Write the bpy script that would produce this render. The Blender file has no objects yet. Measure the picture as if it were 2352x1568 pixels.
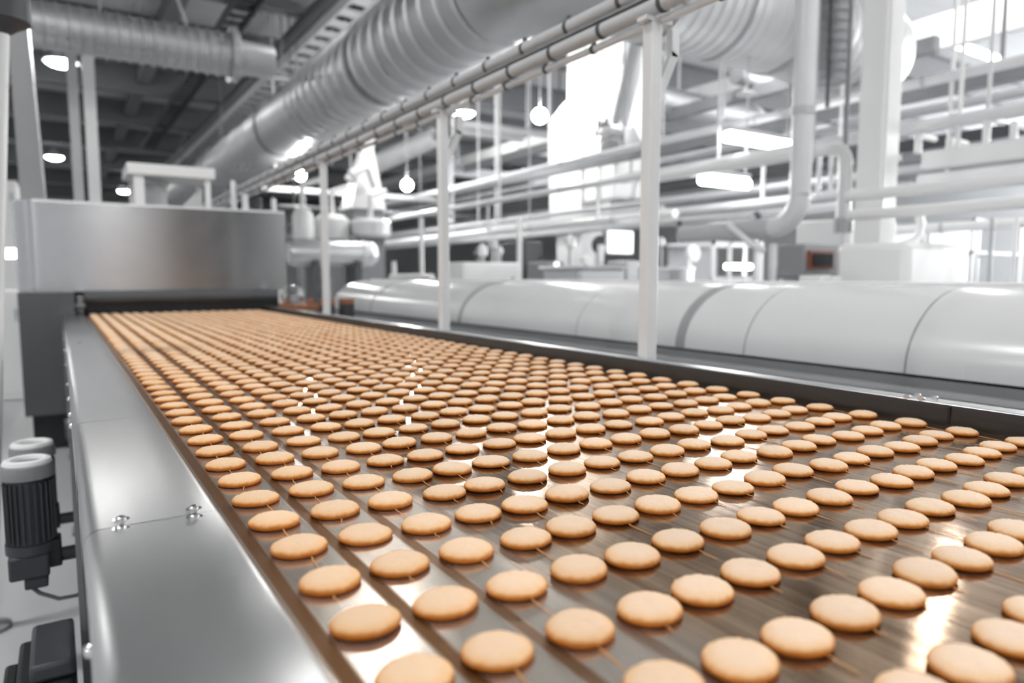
import bpy, math, random
from mathutils import Vector, Matrix, noise
random.seed(7)
S = bpy.context.scene
COL = S.collection
PI = math.pi

# ------------------------------------------------------------------ camera frame
W, H, F = 2352.0, 1568.0, 1600.0
VX, VY = 136.0, 635.0                       # vanishing point of the belt direction
EYE = Vector((0.0, 0.0, 1.25))
_p = math.atan2(H / 2 - VY, F)
_d = Vector((VX - W / 2, VY - H / 2, F)).normalized()
_u = Vector((0, -math.cos(_p), -math.sin(_p)))
_r = _d.cross(_u)
ROWS = (_r, _d, _u)                         # world axes seen from the camera (x right, y down, z forward)


def ray(u, v):
    c = Vector((u - W / 2, v - H / 2, F))
    return Vector((_r.dot(c), _d.dot(c), _u.dot(c)))


def on_x(u, v, x):
    w = ray(u, v); return EYE + w * ((x - EYE.x) / w.x)


def on_y(u, v, y):
    w = ray(u, v); return EYE + w * ((y - EYE.y) / w.y)


def on_z(u, v, z):
    w = ray(u, v); return EYE + w * ((z - EYE.z) / w.z)


def project(p):
    q = Vector(p) - EYE
    c = _r * q.x + _d * q.y + _u * q.z
    return W / 2 + F * c.x / c.z, H / 2 + F * c.y / c.z, c.z


# ------------------------------------------------------------------ materials
def material(name, color, rough=0.5, metal=0.0, vary=0.0, vscale=(4, 4, 4), bump=0.0, bscale=(40, 40, 40),
             rvary=0.0, emit=None, spec=0.5, coat=0.0, grain=None, aniso=.8):
    m = bpy.data.materials.new(name); m.use_nodes = True
    nt = m.node_tree; N = nt.nodes; L = nt.links
    b = N['Principled BSDF']
    b.inputs['Base Color'].default_value = (*color, 1)
    b.inputs['Roughness'].default_value = rough
    b.inputs['Metallic'].default_value = metal
    b.inputs['Specular IOR Level'].default_value = spec
    b.inputs['Coat Weight'].default_value = coat
    if emit:
        b.inputs['Emission Color'].default_value = (*emit[0], 1)
        b.inputs['Emission Strength'].default_value = emit[1]
    if grain:
        b.inputs['Anisotropic'].default_value = aniso
        cv = N.new('ShaderNodeCombineXYZ')
        for k in range(3): cv.inputs[k].default_value = grain[k]
        L.new(cv.outputs[0], b.inputs['Tangent'])
    if vary or rvary:
        tc = N.new('ShaderNodeTexCoord'); mp = N.new('ShaderNodeMapping')
        mp.inputs['Scale'].default_value = vscale
        nz = N.new('ShaderNodeTexNoise'); nz.inputs['Scale'].default_value = 1.0
        nz.inputs['Detail'].default_value = 4
        L.new(tc.outputs['Object'], mp.inputs['Vector']); L.new(mp.outputs['Vector'], nz.inputs['Vector'])
        if vary:
            mx = N.new('ShaderNodeMix'); mx.data_type = 'RGBA'
            mx.inputs['A'].default_value = (*[c * (1 - vary) for c in color], 1)
            mx.inputs['B'].default_value = (*[min(1, c * (1 + vary)) for c in color], 1)
            L.new(nz.outputs['Fac'], mx.inputs['Factor']); L.new(mx.outputs['Result'], b.inputs['Base Color'])
        if rvary:
            mr = N.new('ShaderNodeMapRange')
            mr.inputs['To Min'].default_value = max(0.02, rough - rvary); mr.inputs['To Max'].default_value = rough + rvary
            L.new(nz.outputs['Fac'], mr.inputs['Value']); L.new(mr.outputs['Result'], b.inputs['Roughness'])
    if bump:
        tc = N.new('ShaderNodeTexCoord'); mp = N.new('ShaderNodeMapping')
        mp.inputs['Scale'].default_value = bscale
        nz = N.new('ShaderNodeTexNoise'); nz.inputs['Scale'].default_value = 1.0; nz.inputs['Detail'].default_value = 3
        bp = N.new('ShaderNodeBump'); bp.inputs['Strength'].default_value = bump; bp.inputs['Distance'].default_value = 0.01
        L.new(tc.outputs['Object'], mp.inputs['Vector']); L.new(mp.outputs['Vector'], nz.inputs['Vector'])
        L.new(nz.outputs['Fac'], bp.inputs['Height']); L.new(bp.outputs['Normal'], b.inputs['Normal'])
    return m


M = {}
M['floor'] = material('sealed concrete', (.50, .51, .52), .35, vary=.12, vscale=(1.3, 1.3, 1), rvary=.12)
M['ceiling'] = material('grey roof deck', (.55, .555, .565), .8, vary=.12, vscale=(.5, 2.5, 1))
M['beam'] = material('dark steel beam', (.15, .155, .165), .6, vary=.1)
M['wall'] = material('pale wall panel', (.78, .79, .80), .6, vary=.05, vscale=(.4, .4, .4))
M['white'] = material('white paint', (.88, .88, .88), .35, vary=.03)
M['white_pipe'] = material('white lacquered pipe', (.74, .75, .76), .3, vary=.05, vscale=(3, 3, 3))
M['pale'] = material('pale grey paint', (.55, .56, .57), .4, vary=.06)
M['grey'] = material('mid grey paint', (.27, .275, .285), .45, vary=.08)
M['dark'] = material('charcoal paint', (.045, .048, .055), .5, vary=.15)
M['guard'] = material('greasy dark guard', (.030, .026, .024), .28, vary=.5, vscale=(3, 3, 90))
M['black'] = material('black rubber', (.010, .011, .013), .55, vary=.2)
M['chassis'] = material('dark grey sheet', (.09, .095, .10), .45, vary=.1, rvary=.08)
M['steel'] = material('brushed steel', (.60, .61, .62), .27, 1.0, vary=.07, vscale=(2, 140, 140), rvary=.05)
M['rail_steel'] = material('worn rolled steel', (.66, .665, .67), .30, 1.0, vary=.03, vscale=(60, 9, 60), rvary=0,
                           grain=(1, 0, 0), aniso=.95)
M['hood_steel'] = material('satin steel sheet', (.54, .545, .555), .24, 1.0, vary=.07, vscale=(1.2, 5, 120), rvary=.03, grain=(0, 0, 1), aniso=.85)
M['satin_tank'] = material('satin bright steel', (.74, .745, .75), .35, .7, vary=.05)
M['lip_steel'] = material('plain rolled steel', (.66, .665, .67), .26, 1.0, vary=.05, vscale=(6, 3, 6), rvary=.04)
M['bright_steel'] = material('polished steel', (.78, .78, .78), .16, 1.0)
M['zinc'] = material('galvanised duct', (.56, .57, .58), .46, .9, vary=.12, vscale=(3, 3, 3), rvary=.08)
M['zinc_pale'] = material('pale insulated duct', (.66, .665, .67), .4, .3, vary=.08, vscale=(2, 2, 2))
M['cover'] = material('pale gloss lacquer', (.74, .745, .75), .22, vary=.02, spec=.5)
M['seam'] = material('grey seam band', (.36, .365, .375), .35)
M['lamp'] = material('lit lamp diffuser', (.9, .9, .9), .4, emit=((1, .99, .97), 82.0))
M['globe'] = material('lit globe glass', (.9, .9, .9), .4, emit=((1, 1, .98), 150.0))
M['tube'] = material('lit fluorescent tube', (.9, .9, .9), .4, emit=((1, 1, 1), 13.0))
M['side_glow'] = material('added side glow', (.8, .8, .8), .3, emit=((.97, .99, 1.0), 16.0))  # glow of the unseen windows added in the right wall
M['screen'] = material('dark display glass', (.012, .015, .02), .15)
M['lit_screen'] = material('lit display', (.8, .8, .8), .3, emit=((.95, .98, 1), 1.4))
M['rust'] = material('orange brown frame', (.24, .075, .035), .5)
M['copper'] = material('orange brown casting', (.33, .13, .06), .5, vary=.3, vscale=(30, 30, 30))
M['bristle'] = material('black bristles', (.012, .012, .014), .6, vary=.6, vscale=(60, 2, 2))


def belt_material():
    m = bpy.data.materials.new('oiled brown steel band'); m.use_nodes = True
    nt = m.node_tree; N = nt.nodes; L = nt.links; b = N['Principled BSDF']
    tc = N.new('ShaderNodeTexCoord')

    def nz(scale, detail=5, rough=.6):
        mp = N.new('ShaderNodeMapping'); mp.inputs['Scale'].default_value = scale
        n = N.new('ShaderNodeTexNoise'); n.inputs['Scale'].default_value = 1; n.inputs['Detail'].default_value = detail
        n.inputs['Roughness'].default_value = rough
        L.new(tc.outputs['Object'], mp.inputs['Vector']); L.new(mp.outputs['Vector'], n.inputs['Vector'])
        return n
    streak = nz((130, 1.3, 1)); wide = nz((14, .5, 1), 3); fine = nz((420, 7, 1), 3)
    mx = N.new('ShaderNodeMix'); mx.data_type = 'RGBA'
    mx.inputs['A'].default_value = (.21, .122, .06, 1); mx.inputs['B'].default_value = (.50, .355, .235, 1)
    r1 = N.new('ShaderNodeMapRange'); r1.inputs['From Min'].default_value = .41; r1.inputs['From Max'].default_value = .60
    ad = N.new('ShaderNodeMath'); ad.operation = 'ADD'
    hf = N.new('ShaderNodeMath'); hf.operation = 'MULTIPLY'; hf.inputs[1].default_value = .5
    L.new(streak.outputs['Fac'], ad.inputs[0]); L.new(wide.outputs['Fac'], ad.inputs[1])
    L.new(ad.outputs[0], hf.inputs[0]); L.new(hf.outputs[0], r1.inputs['Value'])
    L.new(r1.outputs['Result'], mx.inputs['Factor'])
    sheen = N.new('ShaderNodeMapRange'); sheen.inputs['From Min'].default_value = .36; sheen.inputs['From Max'].default_value = .44  # left lanes paled: a bright reflection painted into the belt colour
    sheen.inputs['To Min'].default_value = .75; sheen.inputs['To Max'].default_value = 0
    sp0 = N.new('ShaderNodeSeparateXYZ'); L.new(tc.outputs['Object'], sp0.inputs[0]); L.new(sp0.outputs['X'], sheen.inputs['Value'])
    sheen_mix = N.new('ShaderNodeMix'); sheen_mix.data_type = 'RGBA'; sheen_mix.inputs['B'].default_value = (.70, .65, .59, 1)
    L.new(sheen.outputs['Result'], sheen_mix.inputs['Factor']); L.new(mx.outputs['Result'], sheen_mix.inputs['A'])
    # greasy residue lines between the first lanes
    sp = N.new('ShaderNodeSeparateXYZ'); L.new(tc.outputs['Object'], sp.inputs[0])
    tot = None
    for x, w, k in ((.1615, .009, 1.), (.2385, .0085, 1.), (.3095, .008, .9), (.3800, .008, .55), (.447, .006, .3)):
        s1 = N.new('ShaderNodeMath'); s1.operation = 'SUBTRACT'; s1.inputs[1].default_value = x
        s2 = N.new('ShaderNodeMath'); s2.operation = 'ABSOLUTE'
        s3 = N.new('ShaderNodeMapRange'); s3.inputs['From Min'].default_value = w * .65; s3.inputs['From Max'].default_value = w * 1.1
        s3.inputs['To Min'].default_value = k; s3.inputs['To Max'].default_value = 0
        L.new(sp.outputs['X'], s1.inputs[0]); L.new(s1.outputs[0], s2.inputs[0]); L.new(s2.outputs[0], s3.inputs['Value'])
        if tot is None:
            tot = s3.outputs['Result']
        else:
            a = N.new('ShaderNodeMath'); a.operation = 'MAXIMUM'
            L.new(tot, a.inputs[0]); L.new(s3.outputs['Result'], a.inputs[1]); tot = a.outputs[0]
    mx2 = N.new('ShaderNodeMix'); mx2.data_type = 'RGBA'; mx2.inputs['B'].default_value = (.21, .10, .036, 1)
    L.new(sheen_mix.outputs['Result'], mx2.inputs['A']); L.new(tot, mx2.inputs['Factor'])
    L.new(mx2.outputs['Result'], b.inputs['Base Color'])
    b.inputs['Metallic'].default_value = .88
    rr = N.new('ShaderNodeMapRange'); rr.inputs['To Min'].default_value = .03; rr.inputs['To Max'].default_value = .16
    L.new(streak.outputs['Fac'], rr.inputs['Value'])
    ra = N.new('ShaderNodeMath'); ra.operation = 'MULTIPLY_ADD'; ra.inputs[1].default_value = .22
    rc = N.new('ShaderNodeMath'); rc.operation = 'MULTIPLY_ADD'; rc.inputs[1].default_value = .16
    L.new(sheen.outputs['Result'], rc.inputs[0]); L.new(rr.outputs['Result'], rc.inputs[2])
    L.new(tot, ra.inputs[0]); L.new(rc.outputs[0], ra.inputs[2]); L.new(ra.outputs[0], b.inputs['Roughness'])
    bp = N.new('ShaderNodeBump'); bp.inputs['Strength'].default_value = .05; bp.inputs['Distance'].default_value = .004
    L.new(fine.outputs['Fac'], bp.inputs['Height']); L.new(bp.outputs['Normal'], b.inputs['Normal'])
    return m


def cookie_material():
    m = bpy.data.materials.new('baked sponge'); m.use_nodes = True
    nt = m.node_tree; N = nt.nodes; L = nt.links; b = N['Principled BSDF']
    tc = N.new('ShaderNodeTexCoord'); sp = N.new('ShaderNodeSeparateXYZ'); L.new(tc.outputs['Object'], sp.inputs[0])
    rp = N.new('ShaderNodeValToRGB'); e = rp.color_ramp.elements
    mr = N.new('ShaderNodeMapRange'); mr.inputs['From Max'].default_value = .0115
    L.new(sp.outputs['Z'], mr.inputs['Value'])
    nz = N.new('ShaderNodeTexNoise'); nz.inputs['Scale'].default_value = 120; nz.inputs['Detail'].default_value = 4
    L.new(tc.outputs['Object'], nz.inputs['Vector'])
    ma = N.new('ShaderNodeMath'); ma.operation = 'MULTIPLY_ADD'; ma.inputs[1].default_value = .3
    sb = N.new('ShaderNodeMath'); sb.operation = 'SUBTRACT'; sb.inputs[1].default_value = .5
    L.new(nz.outputs['Fac'], sb.inputs[0]); L.new(sb.outputs[0], ma.inputs[0]); L.new(mr.outputs['Result'], ma.inputs[2])
    L.new(ma.outputs[0], rp.inputs['Fac'])
    e[0].position = .05; e[0].color = (.34, .085, .006, 1)
    e[1].position = .95; e[1].color = (.92, .705, .525, 1)
    x = rp.color_ramp.elements.new(.40); x.color = (.60, .21, .026, 1)
    x = rp.color_ramp.elements.new(.66); x.color = (.90, .60, .345, 1)
    oi = N.new('ShaderNodeObjectInfo'); hs = N.new('ShaderNodeHueSaturation')
    mv = N.new('ShaderNodeMapRange'); mv.inputs['To Min'].default_value = .95; mv.inputs['To Max'].default_value = 1.05
    L.new(oi.outputs['Random'], mv.inputs['Value']); L.new(mv.outputs['Result'], hs.inputs['Value'])
    L.new(rp.outputs['Color'], hs.inputs['Color']); mo = N.new('ShaderNodeMix'); mo.data_type = 'RGBA'; mo.blend_type = 'MULTIPLY'; mo.inputs['Factor'].default_value = 1
    L.new(hs.outputs['Color'], mo.inputs['A']); L.new(oi.outputs['Color'], mo.inputs['B']); L.new(mo.outputs['Result'], b.inputs['Base Color'])
    b.inputs['Roughness'].default_value = .62; b.inputs['Specular IOR Level'].default_value = .25
    mp = N.new('ShaderNodeMapping'); mp.inputs['Scale'].default_value = (300, 600, 500)
    n2 = N.new('ShaderNodeTexNoise'); n2.inputs['Scale'].default_value = 1; n2.inputs['Detail'].default_value = 4
    L.new(tc.outputs['Object'], mp.inputs['Vector']); L.new(mp.outputs['Vector'], n2.inputs['Vector'])
    bp = N.new('ShaderNodeBump'); bp.inputs['Strength'].default_value = .75; bp.inputs['Distance'].default_value = .0018
    L.new(n2.outputs['Fac'], bp.inputs['Height']); L.new(bp.outputs['Normal'], b.inputs['Normal'])
    return m


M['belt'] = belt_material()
M['cookie'] = cookie_material()
M['thread'] = material('orange baked thread', (.72, .36, .13), .5)


# ------------------------------------------------------------------ mesh building
class MB:
    def __init__(self):
        self.v = []; self.f = []

    def add(self, vs, fs):
        o = len(self.v)
        self.v += [Vector(p) for p in vs]
        self.f += [tuple(i + o for i in f) for f in fs]
        return self

    def box(self, a, b):
        x0, x1 = sorted((a[0], b[0])); y0, y1 = sorted((a[1], b[1])); z0, z1 = sorted((a[2], b[2]))
        vs = [(x0, y0, z0), (x1, y0, z0), (x1, y1, z0), (x0, y1, z0), (x0, y0, z1), (x1, y0, z1), (x1, y1, z1), (x0, y1, z1)]
        return self.add(vs, [(3, 2, 1, 0), (4, 5, 6, 7), (0, 1, 5, 4), (1, 2, 6, 5), (2, 3, 7, 6), (3, 0, 4, 7)])

    def tube(self, pts, r, n=16, caps=True):
        """swept round section along a polyline; r a number or one radius per point"""
        pts = [Vector(p) for p in pts]
        rs = r if isinstance(r, (list, tuple)) else [r] * len(pts)
        up = None; rings = []
        for i, p in enumerate(pts):
            if i == 0: t = pts[1] - p
            elif i == len(pts) - 1: t = p - pts[i - 1]
            else: t = (pts[i + 1] - p).normalized() + (p - pts[i - 1]).normalized()
            t.normalize()
            if up is None:
                up = Vector((0, 0, 1)) if abs(t.z) < .9 else Vector((1, 0, 0))
            up = (up - t * up.dot(t)).normalized(); s = t.cross(up)
            k = 1.0
            if 0 < i < len(pts) - 1:
                c = t.dot((p - pts[i - 1]).normalized()); k = 1 / max(.5, c)
            rings.append([p + (up * math.cos(2 * PI * j / n) + s * math.sin(2 * PI * j / n)) * rs[i] for j in range(n)])
        vs = [q for g in rings for q in g]; fs = []
        for i in range(len(rings) - 1):
            for j in range(n):
                a = i * n + j; b_ = i * n + (j + 1) % n
                fs.append((a, a + n, b_ + n, b_))
        if caps:
            fs.append(tuple(range(n))); fs.append(tuple(range((len(rings) - 1) * n, len(rings) * n))[::-1])
        return self.add(vs, fs)

    def bar(self, p, q, w, h):
        """rectangular bar from p to q"""
        p = Vector(p); q = Vector(q); t = (q - p).normalized()
        up = Vector((0, 0, 1)) if abs(t.z) < .9 else Vector((0, 1, 0))
        s = t.cross(up).normalized(); up = s.cross(t)
        vs = []
        for c in (p, q):
            for a, b_ in ((-1, -1), (1, -1), (1, 1), (-1, 1)):
                vs.append(c + s * a * w / 2 + up * b_ * h / 2)
        return self.add(vs, [(0, 1, 2, 3), (7, 6, 5, 4), (0, 4, 5, 1), (1, 5, 6, 2), (2, 6, 7, 3), (3, 7, 4, 0)])

    def lathe(self, c, prof, axis='z', n=24):
        """prof: (radius, height) along the axis from c"""
        c = Vector(c); vs = []; fs = []
        for r, h in prof:
            for j in range(n):
                a = 2 * PI * j / n; x, y = r * math.cos(a), r * math.sin(a)
                vs.append(c + (Vector((x, y, h)) if axis == 'z' else Vector((h, x, y)) if axis == 'x' else Vector((x, h, y))))
        for i in range(len(prof) - 1):
            for j in range(n):
                a = i * n + j; b_ = i * n + (j + 1) % n
                fs.append((a, b_, b_ + n, a + n))
        fs.append(tuple(range(n))[::-1]); fs.append(tuple(range((len(prof) - 1) * n, len(prof) * n)))
        return self.add(vs, fs)

    def extrude(self, prof, y0, y1, closed=True):
        """(x, z) outline pulled along y"""
        n = len(prof)
        vs = [(x, y0, z) for x, z in prof] + [(x, y1, z) for x, z in prof]
        fs = [(i, (i + 1) % n, (i + 1) % n + n, i + n) for i in range(n if closed else n - 1)]
        if closed:
            fs.append(tuple(range(n))[::-1]); fs.append(tuple(range(n, 2 * n)))
        return self.add(vs, fs)

    def build(self, name, m, parent=None, bevel=0.0, smooth=True, angle=35):
        me = bpy.data.meshes.new(name)
        org = parent.location.copy() if parent is not None else self.base()
        if parent is not None and parent.parent is not None:
            org = org + parent.parent.location
        loc = org
        me.from_pydata([tuple(p - loc) for p in self.v], [], self.f)
        me.validate(); me.update()
        import bmesh
        bm = bmesh.new(); bm.from_mesh(me); bmesh.ops.recalc_face_normals(bm, faces=bm.faces); bm.to_mesh(me); bm.free()
        me.materials.append(m if not isinstance(m, str) else M[m])
        if smooth:
            for p in me.polygons: p.use_smooth = True
            me.set_sharp_from_angle(angle=math.radians(angle))
        o = bpy.data.objects.new(name, me); COL.objects.link(o)
        if parent is not None:
            o.parent = parent
        else:
            o.location = loc
        if bevel:
            md = o.modifiers.new('bevel', 'BEVEL'); md.width = bevel; md.segments = 2; md.limit_method = 'ANGLE'
        return o

    def base(self):
        xs = [p.x for p in self.v]; ys = [p.y for p in self.v]; zs = [p.z for p in self.v]
        return Vector(((min(xs) + max(xs)) / 2, (min(ys) + max(ys)) / 2, min(zs)))


def tag(o, label=None, cat=None, group=None, kind=None):
    if label: o['label'] = label
    if cat: o['category'] = cat
    if group: o['group'] = group
    if kind: o['kind'] = kind
    return o


def thing(name, label, cat, loc, group=None):
    o = bpy.data.objects.new(name, None); COL.objects.link(o)
    o.location = loc; o.empty_display_size = .1
    return tag(o, label, cat, group)


def solid(name, mb, m, label, cat, group=None, bevel=0.0):
    return tag(mb.build(name, m, None, bevel), label, cat, group)


def structure(name, mb, m, label=None, parent=None):
    o = mb.build(name, m, parent)
    if parent is None: o['kind'] = 'structure'
    if label: o['label'] = label
    return o


def arc(c, r, a0, a1, n, ax, ay):
    """points on an arc about c in the plane of unit vectors ax, ay (degrees)"""
    c = Vector(c); ax = Vector(ax); ay = Vector(ay)
    return [c + ax * (r * math.cos(math.radians(a0 + (a1 - a0) * i / n))) + ay * (r * math.sin(math.radians(a0 + (a1 - a0) * i / n))) for i in range(n + 1)]


def ribbed(pts, r, rib, step):
    """polyline densified so that the radius swells at regular ribs"""
    out = []; rs = []
    pts = [Vector(p) for p in pts]
    acc = 0.0
    for i in range(len(pts) - 1):
        a, b = pts[i], pts[i + 1]; d = (b - a).length
        k = max(1, round(d / step))
        for j in range(k):
            for t, rr in ((0, r), (.78, r), (.86, r + rib), (.94, r + rib)):
                out.append(a.lerp(b, (j + t) / k)); rs.append(rr)
    out.append(pts[-1]); rs.append(r)
    return out, rs


# ------------------------------------------------------------------ the hall
ZC = 6.9
structure('floor', MB().box((-14, -8, -.2), (32, 62, 0)), 'floor', 'pale grey sealed concrete floor of the hall')
structure('ceiling', MB().box((-14, -8, ZC), (32, 62, ZC + .1)), 'ceiling', 'grey ribbed roof deck over the hall')
structure('wall_far', MB().box((-14, 62, 0), (32, 62.3, ZC)), 'wall', 'pale far end wall of the hall')
wr = MB()
wr.box((32, -8, 0), (32.3, 62, 2.0)); wr.box((32, -8, 6.5), (32.3, 62, ZC)); wr.box((32, 11.5, 2.0), (32.3, 62, 6.5))
for y in (-8, -3.1, 1.8, 6.7): wr.box((32, y, 2.0), (32.3, y + .5, 6.5))
structure('wall_right', wr, 'wall', 'pale side wall with tall glowing windows added for side light')
for i, y in enumerate((-8, -3.1, 1.8, 6.7)):  # unseen glowing windows added to light the hall from the right
    y1_ = min(11.5, y + 4.9)
    t = MB().box((32.1, y + .5, 2.0), (32.2, y1_, 6.5)).build('window_%d' % (i + 1), 'side_glow')
    t['kind'] = 'structure'
    fr = MB()
    for k in range(1, 3):
        yy = y + .5 + k * 1.46; fr.box((32.0, yy - .04, 2.0), (32.1, yy + .04, 6.5))
    fr.box((32.0, y + .5, 4.4), (32.1, y1_, 4.48))
    fr.build('window_frame', 'white', t)
structure('added_wall_back', MB().box((1.7, -8.3, 0), (8.5, -8, ZC)), 'dark', 'unseen dark wall behind the viewer, added for its reflection in the hood')  # added out of view to darken the right of the hood reflection
# roof beams
n = 0
for y in (9.5, 13.5, 17.5, 21.5, 26, 31, 37, 44, 52):
    b = MB(); b.box((-14, y, ZC - .75), (32, y + .3, ZC - .68)); b.box((-14, y + .12, ZC - .68), (32, y + .18, ZC)); b.box((-14, y, ZC - .07), (32, y + .3, ZC))
    structure('ceiling_beam', b, 'beam')
b = MB(); b.box((4.1, 7, ZC - 1.05), (4.55, 62, ZC - .72)); structure('ceiling_beam', b, 'beam')
b = MB(); b.box((2.0, 5, ZC - .5), (2.3, 62, ZC - .2)); structure('ceiling_beam', b, 'beam')
# light beam over the far side
pz = on_x(2072, 132, 12).z; pz2 = on_x(2072, 58, 12).z
b = MB(); b.box((12, -2, pz), (12.25, 30, pz2)); structure('ceiling_beam', b, 'white')

# ------------------------------------------------------------------ lamps
LAMPG = 'round lamps in rows under the roof'


def disc_lamp(x, y, z, label, s=1.0):
    t = thing('pendant_lamp', label, 'ceiling lamp', (x, y, z), LAMPG)
    MB().lathe((x, y, z - .10), [(r_ * s, h_) for r_, h_ in ((.0, .0), (.12, .012), (.22, .045), (.285, .09), (.30, .12))], n=28).build('diffuser', 'lamp', t)
    MB().lathe((x, y, z + .02), [(r_ * s, h_) for r_, h_ in ((.34, 0), (.33, .06), (.16, .14), (.10, .30), (0.0, .30))], n=28).build('housing', 'pale', t)
    MB().tube([(x, y, z + .3), (x, y, ZC)], .02, 8).build('suspension_rod', 'pale', t)


def P(u, v, z): return on_z(u, v, z)


for (u, v, z, lab) in (
    (140, 145, 6., 'large lit round lamp high beside the leaning grey duct'),
    (125, 362, 6., 'lit round lamp low beside the leaning grey duct above the steel hood'),
    (285, 440, 6., 'small lit lamp just beside the white open frame on the hood'),
    (1065, 262, 6., 'lit oval lamp just past the top of the second post'),
):
    p = P(u, v, z); disc_lamp(p.x, p.y, p.z, lab)
k = 0
for (x, y) in ((-1.5, 3.0), (.2, -3.5), (9.3, 7.3), (11.7, 5.4), (10.1, -5), (5, -4), (5.2, 11.5), (15.5, 19), (16, 5), (-6, 4), (-6, 18), (7.5, .8), (3.75, 9.3), (21, 12), (21, 24), (22, -2), (-6, -5)):  # some follow belt reflections; others are added to light hall and column fronts
    disc_lamp(x, y, 6.0, 'round roof lamp high over the hall, one of several alike', .6 if (x > 11 and y < 7) or x == 3.75 else 1.0)

for (p, rg, lab) in ((on_x(1240, 266, 7.35), .13, 'glaring globe lamp touching the shoulder of the white stack'),
                    (on_z(690, 403, 3.25), .10, 'lit globe lamp hanging above the rails beyond the thin third post'),
                    (on_z(935, 425, 3.1), .11, 'lit globe lamp hanging between the white hopper and the second post')):
    t = thing('pendant_globe_lamp', lab, 'ceiling lamp', p, 'globe lamps hanging low')
    MB().lathe(p - Vector((0, 0, rg)), [(rg * math.sin(PI * k / 12), rg * (1 - math.cos(PI * k / 12))) for k in range(13)], n=24).build('globe', 'globe', t)
    MB().tube([p + Vector((0, 0, rg)), (p.x, p.y, ZC)], .012, 8).build('suspension_rod', 'grey', t)

TUBEG = 'long fluorescent lamps'


def tube_lamp(p, q, label):
    p = Vector(p); q = Vector(q); c = (p + q) / 2
    t = thing('pendant_tube_lamp', label, 'fluorescent lamp', c, TUBEG)
    MB().tube([p, q], .055, 12).build('tube', 'tube', t)
    up = Vector((0, 0, .085))
    MB().bar(p + up, q + up, .10, .05).build('housing', 'pale', t)
    MB().tube([q - (q - p) * .05 + up, (q.x - (q.x - p.x) * .05, q.y, ZC)], .01, 6).build('suspension_rod', 'pale', t)


def tube_px(u0, v0, u1, z, label, ext=None):
    p = on_z(u0, v0, z); d = ray(u1, v0)
    # same y, reach the column u1 of the picture
    q = None
    w0 = on_y(u1, v0, p.y); q = Vector((w0.x, p.y, z))
    tube_lamp(p, q, label)


tube_px(2181, 98, 2300, 5.6, 'glaring fluorescent lamp below the pale roof beam')
tube_px(1668, 314, 1815, 2.72, 'long lit tube lamp just beside the tall white drop pipe')
tube_px(1612, 412, 1717, 2.25, 'short lit tube lamp under the long handrail pipe')

# ------------------------------------------------------------------ conveyor
BZ = .96
BX0, BX1 = .150, 1.436
Y0, Y1 = -.9, 6.35
conv = thing('oven_conveyor', 'wide steel belt conveyor carrying rows of golden biscuits out of the steel hood', 'conveyor', (.75, 2.5, 0))
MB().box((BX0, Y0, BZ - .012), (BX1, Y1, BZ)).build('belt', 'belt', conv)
tag(conv.children[0], 'glossy brown steel band')
conv.children[0].location = (0, 0, 0)
# the belt material reads object coordinates as world x / y: give the mesh its own world origin
me = conv.children[0].data
for v_ in me.vertices: v_.co += conv.location
conv.children[0].location = -conv.location
# wide rail on the near side: three cover plates with a rolled outer edge
RZ = .985


def plate_mesh(y0, y1, bow, tilt):
    """cover plate with rolled edge, flange outside and turned-down lip on the belt side; slight bow along its length"""
    prof = [(.006, .900), (.006, .966)]
    for i in range(7):
        a = math.radians(180 - 90 * i / 6); prof.append((.024 + .018 * math.cos(a), .967 + .018 * math.sin(a)))
    prof += [(.06, RZ), (.10, RZ), (.1335, RZ), (.139, RZ - .002), (.1405, RZ - .006), (.1475, BZ + .004), (.1475, BZ - .02)]
    prof = prof + [(x + (.0012 if x < .02 else -.0012 if x > .139 else 0), z - (.0014 if z > .962 else 0)) for x, z in prof[::-1]]
    ny = 26; vs = []; fs = []; n_ = len(prof)
    for j in range(ny + 1):
        t = j / ny; y = y0 + (y1 - y0) * t
        for x, z in prof:
            k = 1.0 if z > .95 else 0.0
            vs.append((x, y, z + k * (bow * (4 * t * (1 - t)) + tilt * (t - .5) * (x - .024) / .115)))
    for j in range(ny):
        for i in range(n_):
            a = j * n_ + i; a2 = j * n_ + (i + 1) % n_; fs.append((a, a2, a2 + n_, a + n_))
    fs.append(tuple(range(n_))); fs.append(tuple(range(ny * n_, (ny + 1) * n_))[::-1])
    return vs, fs


rail = thing('wide_rail', None, None, (0, 0, 0)); rail.parent = conv; rail.location = -conv.location + Vector((0, 0, 0))
rail_objs = []
for (a, b_, bow, tilt) in ((Y0, .8315, -.0012, .0), (.8340, 1.474, -.0007, .0008), (1.4765, 6.05, -.002, .0)):
    mb = MB(); mb.add(*plate_mesh(a, b_, bow, tilt))
    me_o = mb.build('cover_plate', 'rail_steel', conv, angle=50); rail_objs.append(me_o)
bpy.data.objects.remove(rail)


def screw(x, y, z, parent, axis='z', r=.0055, m='bright_steel'):
    mb = MB()
    if axis == 'z':
        mb.lathe((x, y, z), [(r * 1.55, 0), (r * 1.55, .0009), (r, .001), (r * .95, .003), (r * .6, .0042), (r * .3, .0042), (r * .28, .0025), (0, .0025)], 'z', 20)
    elif axis == '-x':
        mb.lathe((x, y, z), [(r, 0), (r * .95, -.0025), (r * .7, -.0045), (r * .3, -.0055), (0, -.0056)], 'x', 16)
    o = mb.build('screw', m, parent)
    return o


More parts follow.
